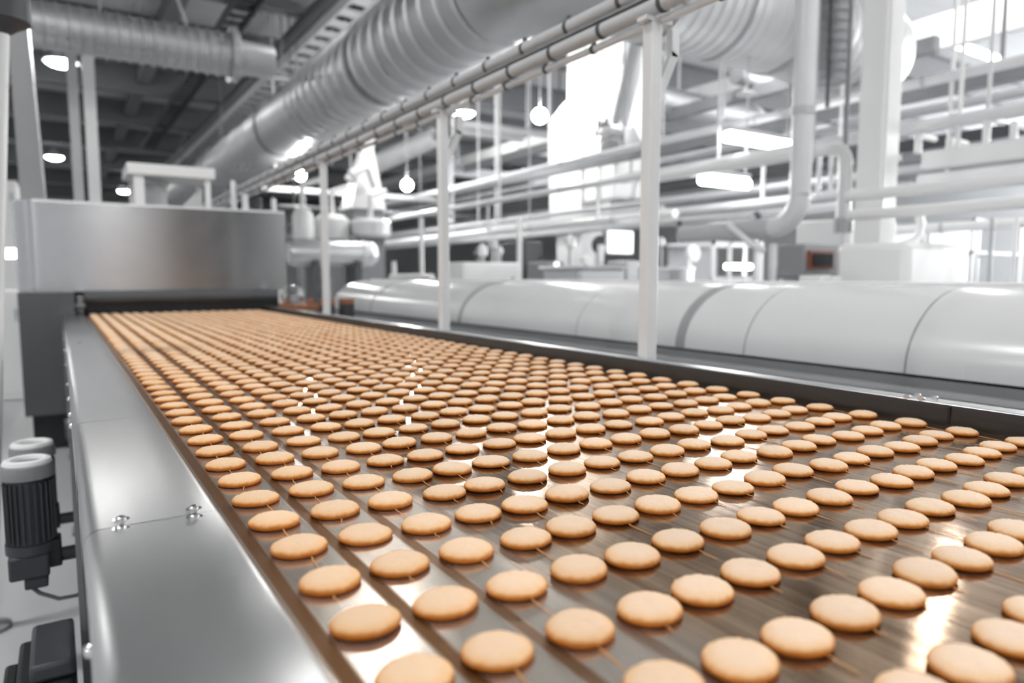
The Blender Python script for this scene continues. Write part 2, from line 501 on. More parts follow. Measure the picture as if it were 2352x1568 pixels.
for (u, v) in ((278, 1193), (445, 1168)):
    p = on_z(u, v, RZ); screw(p.x, p.y, RZ - .0003, rail_objs[1])
for (u, v) in ((278, 1214), (447, 1187)):
    p = on_z(u, v, RZ); screw(p.x, p.y, RZ - .0003, rail_objs[0])
for (u, v) in ((182, 786), (243, 786)):
    p = on_z(u, v, RZ); screw(p.x, p.y, RZ - .0025, rail_objs[2], r=.006, m='grey')
for (u, v, k) in ((185, 1098, 1), (218, 1442, 0), (223, 1488, 0)):
    p = on_x(u, v, .006); screw(.0062, p.y, min(.955, max(.91, p.z)), rail_objs[k], '-x', .006)
for y in (1.75, 1.9, 2.15, 2.45, 3.0, 3.6, 4.3):
    screw(.0062, y, .93, rail_objs[2], '-x', .006)
# narrow rail on the far side
mb = MB(); prof = [(1.437, BZ - .03), (1.437, BZ + .03), (1.440, 1.0), (1.444, 1.0035), (1.486, 1.0035), (1.489, 1.0), (1.489, .90)]
prof += [(1.4875, .90), (1.4875, .9995), (1.486, 1.002), (1.444, 1.002), (1.4415, .9995), (1.4385, BZ + .03), (1.4385, BZ - .03)]
mb.extrude(prof, Y0, Y1)
nr = mb.build('narrow_rail', 'lip_steel', conv)
mb = MB(); mb.extrude([(1.4345, BZ - .02), (1.4345, BZ + .018), (1.4375, 1.0015), (1.4395, 1.0015), (1.4395, BZ - .02)], Y0, Y1)
mb.build('guard_strip', 'guard', conv)
for (u, v) in ((2070, 914), (2110, 908), (2108, 918), (2147, 914)):
    p = on_z(u, v, 1.004); mb = MB(); mb.lathe((min(1.483, max(1.448, p.x)), p.y, 1.003), [(.0075, 0), (.0075, .004), (.004, .006), (0, .006)], n=12)
    mb.build('bolt', 'bright_steel', nr)
mb = MB(); mb.box((1.4325, .655, .966), (1.4348, .66, .999)); mb.build('hook', 'black', nr)
# chassis below
mb = MB(); mb.box((.03, Y0, .80), (.05, Y1, .952)); mb.box((1.45, Y0, .80), (1.47, Y1, .952)); mb.build('side_frame', 'chassis', conv)
mb = MB(); mb.box((.06, Y0, .72), (1.44, Y1, .735)); mb.build('drip_pan', 'chassis', conv)
for y in (.2, 1.95, 3.9, 5.6):
    for x in (.0, 1.42):
        mb = MB(); mb.box((x, y, .02), (x + .06, y + .08, .905 if x > 1 else .90)); mb.box((x - .01, y - .01, 0), (x + .07, y + .09, .02))
        mb.build('leg', 'grey', conv)
for y in (.6, 2.4, 4.2):
    mb = MB(); mb.tube([(.05, y, .86), (1.45, y, .86)], .035, 14); mb.build('return_roller', 'grey', conv)

# ------------------------------------------------------------------ biscuits
LANE0, LANEP = .1995, .0695
LX = [.1995, .2713, .343, .4127, .4785, .549, .620, .690, .757]
LY = [.532, .5287, .5242, .518, .516, .519, .517, .522, .519]
ROWP = .0965
NL = 18
RXC, RYC, TC = .0298, .0272, .0115


def cookie_mesh(name, seed, seg=56, rings=None, amp=1.0):
    prof = rings or [(.80, 0.0), (.93, .02), (.985, .12), (1.0, .26), (.995, .38), (.96, .52), (.905, .645), (.83, .755), (.72, .855), (.58, .93), (.42, .975), (.24, .995), (.10, 1.0)]
    vs = []; fs = []
    for i, (r, z) in enumerate(prof):
        for j in range(seg):
            a = 2 * PI * j / seg
            edge = 1 + amp * (.012 * noise.noise(Vector((math.cos(a) * 1.2, math.sin(a) * 1.2, seed * 3.7)))
                              + .006 * noise.noise(Vector((math.cos(a) * 9, math.sin(a) * 9, seed))) * (1 if .05 < z < .6 else .3))
            x = r * RXC * math.cos(a) * edge; y = r * RYC * math.sin(a) * edge
            zz = z * TC
            if z > .3:
                zz += amp * (.0010 * noise.noise(Vector((x * 150, y * 330, seed * 5))) + .0006 * noise.noise(Vector((x * 60, y * 60, seed * 9)))) * min(1, (z - .3) * 3)
            vs.append((x, y, zz))
    n_ = len(prof)
    for i in range(n_ - 1):
        for j in range(seg):
            a = i * seg + j; b_ = i * seg + (j + 1) % seg
            fs.append((a, b_, b_ + seg, a + seg))
    fs.append(tuple(range(seg))[::-1]); fs.append(tuple(range((n_ - 1) * seg, n_ * seg)))
    me = bpy.data.meshes.new(name); me.from_pydata(vs, [], fs); me.update()
    me.materials.append(M['cookie'])
    for p in me.polygons: p.use_smooth = True
    return me


def thread_mesh(name, seed, ln):
    rnd = random.Random(seed); pts = []; rs = []
    for i in range(7):
        t = i / 6
        pts.append((rnd.uniform(-.0006, .0006) + .002 * noise.noise(Vector((seed, t * 2, 0))), -RYC * .97 - ln * t, .0011 * (1 - t) + .0006))
        rs.append((.00072 * (1 - .45 * t)))
    mb = MB(); mb.tube(pts, rs, 6)
    me = bpy.data.meshes.new(name); me.from_pydata([tuple(p) for p in mb.v], [], mb.f); me.update()
    me.materials.append(M['thread'])
    for p in me.polygons: p.use_smooth = True
    return me


CM = [cookie_mesh('biscuit', s) for s in range(10)]
TM = [thread_mesh('dough_thread', s, l) for s, l in enumerate((.012, .018, .026, .034, .040, .009))]
spots = []
for i in range(NL):
    x = LX[i] if i < len(LX) else LX[-1] + (i - len(LX) + 1) * (1.388 - LX[-1]) / (NL - len(LX))
    y0 = LY[i] if i < len(LY) else .519 + .006 * math.sin(i * 2.1)
    for k in range(-5, 62):
        y = y0 + k * ROWP + random.gauss(0, .0016)
        xx = x + random.gauss(0, .0012)
        if y > 6.18 or y < -.4: continue
        q = Vector((xx, y, BZ)) - EYE
        if _r.z * q.x + _d.z * q.y + _u.z * q.z < .1: continue
        pu, pv, dep = project((xx, y, BZ + .006))
        rad = F * RXC / dep
        if pu < -rad or pu > W + rad or pv > H + rad * .6: continue
        spots.append((dep, i, k, xx, y))
spots.sort()
near, rest = spots[:300], spots[300:]
ORD = ['first', 'second', 'third', 'fourth', 'fifth', 'sixth', 'seventh', 'eighth', 'ninth', 'tenth', 'eleventh', 'twelfth', 'thirteenth', 'fourteenth',
       'fifteenth', 'sixteenth', 'seventeenth', 'eighteenth', 'nineteenth', 'twentieth', 'twenty-first', 'twenty-second', 'twenty-third', 'twenty-fourth',
       'twenty-fifth', 'twenty-sixth', 'twenty-seventh', 'twenty-eighth', 'twenty-ninth', 'thirtieth', 'thirty-first', 'thirty-second', 'thirty-third']
lanes = {}
for s in near: lanes.setdefault(s[1], []).append(s)
rank = {}
for i, l in lanes.items():
    for r_, s in enumerate(sorted(l, key=lambda s: s[4])): rank[(i, s[2])] = r_
for dep, i, k, x, y in near:
    o = bpy.data.objects.new('biscuit', random.choice(CM)); COL.objects.link(o)
    o.location = (x, y, BZ + .0003)
    o.rotation_euler = (random.gauss(0, .012), random.gauss(0, .012), random.gauss(0, .10) + (PI if random.random() < .5 else 0))
    s = random.gauss(1, .012); o.scale = (s, s, random.gauss(1, .05))
    br = max(0.0, 1 - i / 5.5) if i < 6 else (.6 if i == NL - 1 else 0.0)      # the outer lanes are tinted a little browner
    o.color = (1 - .03 * br, 1 - .11 * br, 1 - .22 * br, 1)
    tag(o, 'golden biscuit, %s from the front in the %s lane from the wide steel rail' % (ORD[rank[(i, k)]], ORD[i]), 'biscuit', 'golden biscuits in lanes on the belt')
    if dep < 1.7 and random.random() < .78:
        c = bpy.data.objects.new('dough_thread', random.choice(TM)); COL.objects.link(c)
        c.parent = o; c.rotation_euler = (0, 0, -o.rotation_euler.z + random.gauss(0, .03))
        c.location = (random.gauss(0, .004), 0, 0)
    elif dep < 1.5 and random.random() < .6:
        c = bpy.data.objects.new('dough_thread', TM[5]); COL.objects.link(c)
        c.parent = o; c.rotation_euler = (0, 0, -o.rotation_euler.z + PI + random.gauss(0, .03))
# the many biscuits far down the belt
low = [(.82, 0.0), (.98, .14), (1.0, .3), (.93, .58), (.72, .85), (.4, .97), (.12, 1.0)]
vs = []; fs = []
for dep, i, k, x, y in rest:
    seg = 22; o_ = len(vs); jz = random.gauss(1, .05)
    for r, z in low:
        for j in range(seg):
            a = 2 * PI * j / seg; vs.append((x + r * RXC * math.cos(a), y + r * RYC * math.sin(a), z * TC * jz))
    for q in range(len(low) - 1):
        for j in range(seg):
            a = o_ + q * seg + j; b_ = o_ + q * seg + (j + 1) % seg; fs.append((a, b_, b_ + seg, a + seg))
    fs.append(tuple(range(o_ + (len(low) - 1) * seg, o_ + len(low) * seg)))
me = bpy.data.meshes.new('distant_biscuits'); me.from_pydata(vs, [], fs); me.update(); me.materials.append(M['cookie'])
for p in me.polygons: p.use_smooth = True
o = bpy.data.objects.new('distant_biscuits', me); COL.objects.link(o); o.location = (0, 0, BZ + .0003)
tag(o, 'hundreds of small golden biscuits far down the belt towards the hood', 'biscuits', 'golden biscuits in lanes on the belt', 'stuff')

# ------------------------------------------------------------------ hood at the end of the belt
HY = 6.2
hood = thing('exit_hood', 'broad satin steel hood across the far end of the biscuit belt', 'hood', (.7, 6.6, 0))
hx0, hx1, hz0, hz1 = -.262, 1.668, 1.137, 1.795
mb = MB(); n_ = 8
outline = [(hx1, HY)] + [(hx0 + .16 - .16 * math.sin(math.radians(90 * i / n_)), HY + .16 - .16 * math.cos(math.radians(90 * i / n_))) for i in range(n_ + 1)] + [(hx0, HY + 1.5), (hx1, HY + 1.5)]
mm = len(outline)
mb.add([(x, y, hz0) for x, y in outline] + [(x, y, hz1) for x, y in outline],
       [(i, (i + 1) % mm, (i + 1) % mm + mm, i + mm) for i in range(mm)] + [tuple(range(mm))[::-1], tuple(range(mm, 2 * mm))])
mb.build('hood_shell', 'hood_steel', hood)
mb = MB(); mb.box((hx0 + .12, HY + .01, hz1), (hx1, HY + .05, hz1 + .018)); mb.build('top_edge_strip', 'white', hood)
mb = MB(); mb.tube([(.15, HY - .04, 1.095), (1.62, HY - .04, 1.095)], .048, 20); mb.build('roller_bar', 'chassis', hood)
cm = MB()
for i in range(70):
    x = .145 + i * (1.445 / 70); cm.box((x, HY - .06 + .008 * (i % 2), .972 + random.uniform(0, .004)), (x + .019, HY - .05 + .008 * (i % 2), 1.09))
cm.build('strip_curtain', 'bristle', hood)
mb = MB(); mb.box((hx0 + .01, 5.95, .26), (.085, 6.3, hz0)); mb.build('side_cabinet', 'chassis', hood)
mb = MB(); mb.box((-.21, 6.0, .0), (-.02, 6.28, .26)); mb.build('plinth', 'black', hood)
mb = MB(); mb.box((1.55, 6.3, 0), (1.65, 7.6, hz0)); mb.build('side_support', 'chassis', hood)
mb = MB(); mb.box((-.15, 7.2, .0), (1.55, 7.6, hz0)); mb.build('rear_support', 'black', hood)
mb = MB(); mb.box((.07, 5.98, 1.03), (.15, 6.12, 1.05)); mb.box((.10, 6.06, .985), (.14, 6.2, 1.11)); mb.build('hinge_bracket', 'grey', hood)
# drive gear past the hood corner
gear = thing('roller_drive', 'steel roller drive with chain wheels beside the foot of the hood', 'drive unit', (1.60, 5.6, 1.0))
mb = MB(); mb.lathe((1.58, 5.72, 1.095), [(.02, -.04), (.085, -.03), (.09, .0), (.085, .03), (.02, .04)], 'y', 26); mb.build('gear_housing', 'bright_steel', gear)
mb = MB(); mb.lathe((1.55, 5.55, 1.06), [(.035, -.03), (.04, .0), (.035, .03)], 'y', 18); mb.build('chain_wheel', 'steel', gear)
mb = MB(); mb.lathe((1.66, 5.5, 1.05), [(.025, -.03), (.03, .0), (.025, .03)], 'y', 18); mb.build('bearing_cap', 'copper', gear)
mb = MB(); mb.box((1.50, 5.35, .995), (1.72, 5.85, 1.03)); mb.build('base_plate', 'copper', gear)
mb = MB(); mb.box((1.52, 5.86, 1.03), (1.56, 5.92, 1.14)); mb.build('bracket', 'white', gear)
for nm, x, lab in (('valve_block', 1.74, 'small dark valve block with orange top nearest the drive'), ('valve_block', 1.90, 'small dark valve block with orange top beside the white cover end')):
    t = thing(nm, lab, 'valve', (x, 5.35, .9))
    mb = MB(); mb.box((x - .045, 5.3, .90), (x + .045, 5.4, 1.035)); mb.build('body', 'dark', t)
    mb = MB(); mb.box((x - .045, 5.3, 1.035), (x + .045, 5.4, 1.075)); mb.build('cap', 'copper', t)
    mb = MB(); mb.box((x - .02, 5.33, 0), (x + .02, 5.37, .90)); mb.build('stand', 'dark', t)

# open white frame standing on the hood
fr = thing('inspection_frame', 'white open box frame standing on top of the steel hood', 'frame', (.85, 6.65, hz1))
fy = 6.45
mb = MB(); mb.box((.50, fy, 2.075), (1.16, fy + .55, 2.165)); mb.build('lid', 'white', fr, bevel=.006)
for x, w in ((.545, .075), (1.085, .04)):
    for yy in (fy + .03, fy + .46):
        mb = MB(); mb.box((x, yy, hz1), (x + w, yy + .05, 2.075)); mb.build('post', 'white', fr)
mb = MB(); mb.box((.62, fy + .03, hz1 + .002), (1.085, fy + .08, hz1 + .04)); mb.build('bottom_bar', 'white', fr)
mb = MB(); mb.lathe((.72, fy + .3, hz1), [(.10, 0), (.10, .24), (.09, .25)], 'z', 22); mb.build('canister', 'pale', fr)
mb = MB(); mb.add([(.93, fy + .25, 1.86), (1.085, fy + .25, 1.86), (1.085, fy + .25, 2.03), (.93, fy + .28, 1.86), (1.085, fy + .28, 1.86), (1.085, fy + .28, 2.03)],
                  [(0, 1, 2), (5, 4, 3), (0, 3, 4, 1), (1, 4, 5, 2), (2, 5, 3, 0)]); mb.build('gusset', 'white', fr)
# leaning exhaust duct on the hood
p0 = on_y(48, 470, 6.55); p1 = on_y(104, 470, 6.55)
q0 = on_y(8, -60, 6.55); q1 = on_y(52, -60, 6.55)
ld = thing('leaning_duct', 'tall flat grey sheet duct leaning up from the end of the hood', 'duct', (p0.x, 6.65, hz1))
mb = MB(); zb = hz1
a = [(p0.x, 6.5, zb), (p1.x, 6.5, zb), (p1.x, 6.8, zb), (p0.x, 6.8, zb)]
zt = 4.4; k_ = (zt - zb) / (q0.z - zb)
a2 = [(p0.x + (q0.x - p0.x) * k_, 6.5, zt), (p1.x + (q1.x - p1.x) * k_, 6.5, zt), (p1.x + (q1.x - p1.x) * k_, 6.8, zt), (p0.x + (q0.x - p0.x) * k_, 6.8, zt)]
mb.add(a + a2, [(3, 2, 1, 0), (4, 5, 6, 7), (0, 1, 5, 4), (1, 2, 6, 5), (2, 3, 7, 6), (3, 0, 4, 7)]); mb.build('duct_body', 'grey', ld)
mb = MB(); mb.bar(Vector(a[1]) + Vector((.006, 0, 0)), Vector(a2[1]) + Vector((.006, 0, 0)), .014, .02); mb.build('edge_trim', 'bright_steel', ld)
mb = MB(); mb.box((p0.x - .03, 6.45, zb), (p1.x + .03, 6.85, zb + .03)); mb.build('flange', 'steel', ld)

# ------------------------------------------------------------------ posts, conduits
PX = 1.515
posts = []
POSTS = ((1.567 + .005, 2.02, 'nearest white square post on the narrow rail, with brace'), (2.93, 2.02, 'second white post along the narrow rail, with brace'),
         (4.66, 2.02, 'third white post along the narrow rail, thin in the distance'), (7.55, 2.02, 'farthest white post under the conduits, behind the hood corner'))
ZP = on_x(1287, 114, PX).z
for i, (y, zt, lab) in enumerate(POSTS):
    t = thing('support_post', lab, 'post', (PX, y, 0), 'white posts carrying the conduits')
    MB().box((PX - .021, y - .021, .0), (PX + .021, y + .021, ZP - .045)).build('upright', 'white_pipe', t, bevel=.004)
    MB().box((PX - .045, y - .02, ZP - .045), (PX + .06, y + .02, ZP - .033)).build('top_bracket', 'white_pipe', t)
    if i < 2:
        mb = MB(); mb.bar((PX + .018, y, ZP - .26), (PX + .085, y, ZP - .12), .03, .022); mb.bar((PX + .085, y, ZP - .13), (PX + .085, y, ZP - .045), .03, .022)
        mb.build('brace', 'white_pipe', t)
for nm, vv, r, lab, step, x in (('conduit', 72, .023, 'topmost pale conduit pipe of the three above the narrow rail', .27, PX), ('conduit', 114, .024, 'middle pale conduit pipe, the thick one with dark clamps', .27, PX),
                                ('conduit', 146, .012, 'lowest and thinnest conduit pipe above the narrow rail', .27, PX + .02)):
    z = on_x(1287, vv, x).z
    t = thing(nm, lab, 'pipe', (x, 4, z), 'conduits above the narrow rail')
    MB().tube([(x, -.5, z), (x, 30, z)], r, 18).build('pipe', 'pale' if r > .02 else 'white_pipe', t)
    y = .9 + (.09 if vv == 114 else .16 if vv == 146 else 0)
    k = 0
    while y < 9:
        mb = MB(); mb.tube([(x, y - .007, z), (x, y + .007, z)], r + .0035, 16); mb.box((x - .006, y - .006, z + r), (x + .006, y + .006, z + r + .016)); mb.build('clamp', 'chassis', t)
        y += step; k += 1
mb = MB(); mb.box((PX - .02, -.5, ZP + .026), (PX + .02, 30, ZP + .034)); solid('mounting_strip', mb, 'grey', 'flat grey strip running between the two thick conduits', 'rail')

# ------------------------------------------------------------------ long white rounded cover
cov = thing('tunnel_cover', 'long pale rounded tunnel cover running alongside the biscuit belt', 'machine cover', (2.6, 4, 0))
cx0, cz0 = 2.45, .915
cprof = []
top_z = 1.214
for i in range(15):
    a = math.radians(90 * i / 14)
    cprof.append((cx0 + .42 * (1 - math.cos(a)) , cz0 + (top_z - cz0) * math.sin(a) ** 1.0))
cprof = [(cx0, cz0)] + cprof[1:] + [(3.5, top_z), (3.5, cz0)]
ye = on_x(783, 655, cx0 + .1).y
cuts = [on_x(2078, 840, cx0).y, on_x(1708, 800, cx0).y, on_x(1562, 770, cx0).y, on_x(1322, 760, cx0).y, on_x(1055, 720, cx0).y, on_x(850, 690, cx0).y]
edges = [-1.0] + cuts + [ye]
for a, b_ in zip(edges[:-1], edges[1:]):
    MB().extrude(cprof, a + .004, b_ - .004).build('cover_shell', 'cover', cov, angle=60)
for i, y in enumerate(cuts):
    w = (.006, .006, .028, .004, .022, .012)[i]
    d = -.004 if w < .01 else .004
    prof = [(x - d * .8 if j < len(cprof) - 2 else x, z + (d if j > 3 else 0)) for j, (x, z) in enumerate(cprof)]
    MB().extrude(prof, y - w, y + w).build('seam_band', 'seam', cov, angle=60)
mb = MB(); mb.box((2.87, -1, top_z), (3.3, ye - .05, top_z + .012)); mb.build('top_ridge', 'white', cov)
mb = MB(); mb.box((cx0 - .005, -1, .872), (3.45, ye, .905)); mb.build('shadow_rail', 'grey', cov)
mb = MB(); mb.box((cx0 - .045, -1, .855), (3.45, ye, .872)); mb.build('ledge', 'pale', cov)
mb = MB(); mb.box((cx0 - .03, -1, .12), (3.45, ye, .855)); mb.build('base_panel', 'pale', cov)
mb = MB(); mb.box((cx0 + .05, -1, .0), (3.4, ye - .1, .12)); mb.build('plinth', 'dark', cov)
mb = MB(); mb.tube([(3.05, ye - .2, top_z + .035), (3.05, ye - 1.2, top_z + .035)], .03, 12); mb.build('end_tube', 'white', cov)

# ------------------------------------------------------------------ big ventilation ducts
R = .55; DX, DZ = 3.80, 4.117
de = 5.24
path = [(DX, 50, DZ), (DX, de + .9, DZ)]
pts, rs = ribbed([(DX, 50 - 1.6 * i, DZ) for i in range(24)] + [(DX, 12.2, DZ)], R, .012, 1.6)
p2, r2 = ribbed([(DX, 12.2 - .34 * i, DZ) for i in range(15)] + [(DX, de + .9, DZ)], R, .03, .34)
pts += p2; rs += r2
el = arc((DX + .9, de + .9, DZ), .9, 180, 270, 8, (1, 0, 0), (0, 1, 0))
duct = thing('main_duct', 'huge spiral ventilation duct along the ceiling bending above the conduits', 'ventilation duct', (DX, 12, DZ))
MB().tube(pts, rs, 36).build('straight_run', 'zinc', duct)
MB().tube(el, R + .012, 36, caps=False).build('elbow', 'zinc', duct)
pts, rs = ribbed([(DX + .9 + .14 * i, de, DZ) for i in range(29)], R + .005, .012, .14)
MB().tube(pts, rs, 36).build('cross_run', 'zinc_pale', duct)
for k in (.35, 1.25, 2.2, 2.75, 3.6): MB().tube([(DX + .9 + k - .02, de, DZ), (DX + .9 + k + .02, de, DZ)], R + .035, 36).build('seam_ring', 'zinc', duct)
e3 = arc((DX + .9 + 3.85, de + .75, DZ), .75, 270, 360, 8, (1, 0, 0), (0, 1, 0))
MB().tube(e3, R + .01, 36).build('end_elbow', 'zinc_pale', duct)
for y in (9, 14, 20, 27):
    mb = MB(); mb.tube([(DX, y - .03, DZ), (DX, y + .03, DZ)], R + .03, 36); mb.tube([(DX, y, DZ + R), (DX, y, ZC)], .015, 6); mb.build('hanger', 'grey', duct)

# ribbed cross duct high on the near ceiling
CY = 9.9
zc = on_y(330, 95, CY).z; xa = on_y(-20, 60, CY).x; xb = on_y(590, 112, CY).x
pts, rs = ribbed([(xa - 6 + .5 * i, CY, zc) for i in range(int((xb - xa + 6) / .5) + 1)], .26, .022, .12)
cd = thing('cross_duct', 'ribbed grey duct crossing under the dark roof with a round end', 'ventilation duct', (xb - 3, CY, zc))
MB().tube(pts, rs, 26).build('ribbed_body', 'zinc', cd)
ex = pts[-1].x
MB().lathe((ex, CY, zc), [(.335, 0), (.335, .09), (.30, .105), (0, .105)], 'x', 28).build('end_cap', 'zinc', cd)
MB().tube([(ex + .1, CY, zc), (ex + .55, CY, zc - .01)], .21, 20).build('branch', 'zinc', cd)
for k in (.5, 4): MB().tube([(ex - k, CY, zc + .3), (ex - k, 13, ZC)], .02, 6).build('hanger', 'pale', cd)
# cable tray
TX = 4.35
tz = on_x(840, 0, TX).z
ct = thing('cable_tray', 'pale perforated cable tray sloping across the dark roof space', 'cable tray', (3, 20, tz))
mb = MB(); mb.box((TX - .19, 5, tz), (TX - .15, 50, tz + .18)); mb.box((TX + .15, 5, tz), (TX + .19, 50, tz + .18)); mb.build('side_channel', 'pale', ct)
mb = MB()
for k in range(75): mb.box((TX - .15, 5 + k * .6, tz + .01), (TX + .15, 5 + k * .6 + .34, tz + .03))
tr = mb.build('rung', 'pale', ct); tr['kind'] = 'stuff'
for y in (9, 15, 22, 30): MB().tube([(TX, y, tz + .02), (TX, y, ZC)], .02, 6).build('hanger', 'pale', ct)
kz = on_x(545, 40, 3.0).z
ct = thing('cable_ladder', 'short dark cable ladder close under the roof', 'cable ladder', (3.0, 12, kz))
mb = MB(); mb.box((2.80, 9, kz), (2.85, 30, kz + .12)); mb.box((3.20, 9, kz), (3.25, 30, kz + .12)); mb.build('side_rail', 'dark', ct)
mb = MB()
for k in range(50): mb.box((2.85, 9 + k * .42, kz + .04), (3.20, 9 + k * .42 + .1, kz + .08))
mb.build('rungs', 'dark', ct)['kind'] = 'stuff'
for y in (11, 18): MB().tube([(3.02, y, kz), (3.02, y, ZC)], .015, 6).build('hanger', 'pale', ct)


# ------------------------------------------------------------------ pipes
def run_y(u, v, x, r, y0, y1, label, m='white_pipe', name='pipe_run', flat=False, drops=(), group='pipe runs beyond the tunnel cover'):
    z = on_x(u, v, x).z
    t = thing(name, label, 'pipe', (x, (y0 + y1) / 2, z), group)
    mb = MB()
    if flat: mb.box((x - r, y0, z - r * 1.3), (x + r, y1, z + r * 1.3))
    else: mb.tube([(x, y0, z), (x, y1, z)], r, 14)
    mb.build('beam' if flat else 'pipe', m, t)
    if not flat:
        yy = y0 + 1.1
        while yy < min(y1, 12):
            MB().tube([(x, yy - .015, z), (x, yy + .015, z)], r + .008, 14).build('pipe_joint', 'pale', t); yy += 1.9
    if not any(zd > 6 for _, zd in drops):
        drops = tuple(drops) + ((min(y1, y0 + 9) - .25, ZC),)
    for (yd, zd) in drops:
        MB().tube([(x, yd, z), (x, yd, zd)], min(.02, r * .35) if zd > 6 else r * .45, 8).build('hanger_rod', m, t)
    return t, z


run_y(1490, 400, 6, .048, 1.2, 22, 'long white handrail-like pipe rising behind the second and nearest posts', drops=((7.2, 2.0), (4.0, 2.0), (10.0, 2.0), (2.6, ZC), (5.2, ZC)))
run_y(1261, 382, 7, .05, 2.5, 24, 'upper white pipe passing in front of the white stack', drops=((6, ZC),))
run_y(1475, 497, 6.2, .055, 6.0, 10.2, 'thick bright white pipe section between second and nearest posts', m='white')
run_y(1862, 264, 7.6, .07, .6, 30, 'grey steel beam rising steeply behind the tall drop pipe', m='grey', flat=True, name='pipe_beam', drops=((3.2, ZC), (5.5, ZC), (8.5, ZC)))
run_y(2069, 377, 6, .05, .4, 3.05, 'white gallery beam ending at the white steel column', m='white', flat=True, name='gallery_beam', drops=((1.2, 2.6), (2.2, 2.6)))
run_y(1967, 449, 5, .04, .3, 3.1, 'upper of two white pipes entering beside the column foot', m='white')
run_y(1967, 494, 5.05, .04, .3, 3.1, 'lower of two white pipes entering beside the column foot', m='white')
run_y(2069, 300, 8, .05, .6, 9, 'pale duct-like beam high beside the white steel column', m='pale', flat=True, name='gallery_beam')
run_y(1500, 464, 7, .04, 1.5, 24, 'thin grey pipe under the long handrail pipe', m='pale', drops=((3.3, 2.75),))
run_y(1572, 485, 6.5, .05, 3.4, 16, 'pale pipe with flanges above the machines', m='pale', drops=((5.0, 2.6), (4.2, 2.6)))
run_y(2200, 240, 9, .06, .8, 26, 'pale pipe just above the white gallery beam', m='pale')
run_y(2200, 205, 9.5, .05, .8, 26, 'slim pale pipe under the roof beam', m='pale')
run_y(1060, 540, 6.5, .06, 9.0, 18, 'white pipe running low behind the second post', m='white')
run_y(1400, 300, 10, .08, 5, 30, 'grey cable beam behind the white stack', m='grey', flat=True, name='pipe_beam')
run_y(1700, 440, 9, .09, 3, 30, 'grey cable trough below the fluorescent tubes', m='grey', flat=True, name='pipe_beam')
run_y(1700, 395, 10, .06, 3, 30, 'dark beam between the fluorescent tubes', m='chassis', flat=True, name='pipe_beam')
run_y(1400, 445, 11, .12, 6, 34, 'dark grey beam low behind the stack', m='chassis', flat=True, name='pipe_beam')
run_y(1150, 520, 8, .05, 8, 22, 'slim grey pipe above the white low cabinet', m='pale')


def run_x(u, v, y, r, x0, x1, label, m='pale', flat=False):
    z = on_y(u, v, y).z
    t = thing('cross_pipe', label, 'pipe', ((x0 + x1) / 2, y, z), 'pipes crossing the hall')
    mb = MB()
    if flat: mb.box((x0, y - r, z - r), (x1, y + r, z + r))
    else: mb.tube([(x0, y, z), (x1, y, z)], r, 12)
    mb.build('pipe', m, t)
    MB().tube([(x0 + .3, y, z), (x0 + .3, y, ZC)], r * .3, 8).build('hanger_rod', m, t)
    return z


run_x(677, 477, 14, .05, on_y(640, 470, 14).x, on_y(1180, 512, 14).x, 'dark pipe crossing behind the third post above the tanks', m='chassis')
run_x(626, 433, 15, .06, on_y(600, 430, 15).x, on_y(1010, 455, 15).x, 'pale pipe crossing behind the third post above the hopper', m='white_pipe')
run_x(1060, 283, 16, .10, on_y(1040, 280, 16).x, on_y(1290, 310, 16).x, 'white pipe below the two lamps beside the stack', m='white_pipe')
run_x(1060, 300, 17, .12, on_y(1050, 300, 17).x, on_y(1200, 315, 17).x, 'white duct stub behind the second post', m='white_pipe')
run_x(1200, 345, 17, .10, on_y(1190, 345, 17).x, on_y(1300, 355, 17).x, 'short white pipe left of the white stack', m='white_pipe')
run_x(1050, 395, 18, .12, on_y(1030, 395, 18).x, on_y(1290, 410, 18).x, 'grey beam crossing behind the second post', m='pale', flat=True)
run_x(700, 190, 12, .03, on_y(180, 140, 12).x, on_y(830, 205, 12).x, 'thin pale pipe crossing under the dark roof', m='pale')

for (u, vt, yy, lab) in ((2110, 312, 2.75, 'white T-topped guard post nearest the white steel column'), (2182, 322, 2.5, 'white T-topped guard post, second from the white steel column'),
                         (2268, 272, 2.15, 'tall white T-topped guard post toward the picture edge'), (2330, 285, 1.95, 'white T-topped guard post at the picture edge')):
    z0 = on_x(2069, 377, 6).z + .07; x = 6.0; q = on_x(u, vt, x); yq = q.y
    t = thing('guard_post', lab, 'post', (x, yq, z0), 'guard posts on the white gallery beam')
    MB().tube([(x, yq, z0), (x, yq, q.z)], .028, 12).build('upright', 'white', t)
    MB().tube([(x - .02, yq, q.z), (x + .26, yq, q.z)], .025, 12).build('cross_arm', 'white', t)
run_y(2200, 404, 7, .055, .9, 3.6, 'thick white pipe with round end under the gallery beam', m='white')
run_y(2200, 520, 7.5, .05, .6, 5, 'pale pipe above the bright white cabinet', m='white')
run_y(1700, 365, 8.5, .05, 3, 26, 'pale pipe between drop pipe and nearest post, behind the tubes', m='pale')
run_y(1650, 500, 8, .06, 5, 22, 'pale pipe behind the flanged pipe', m='pale')
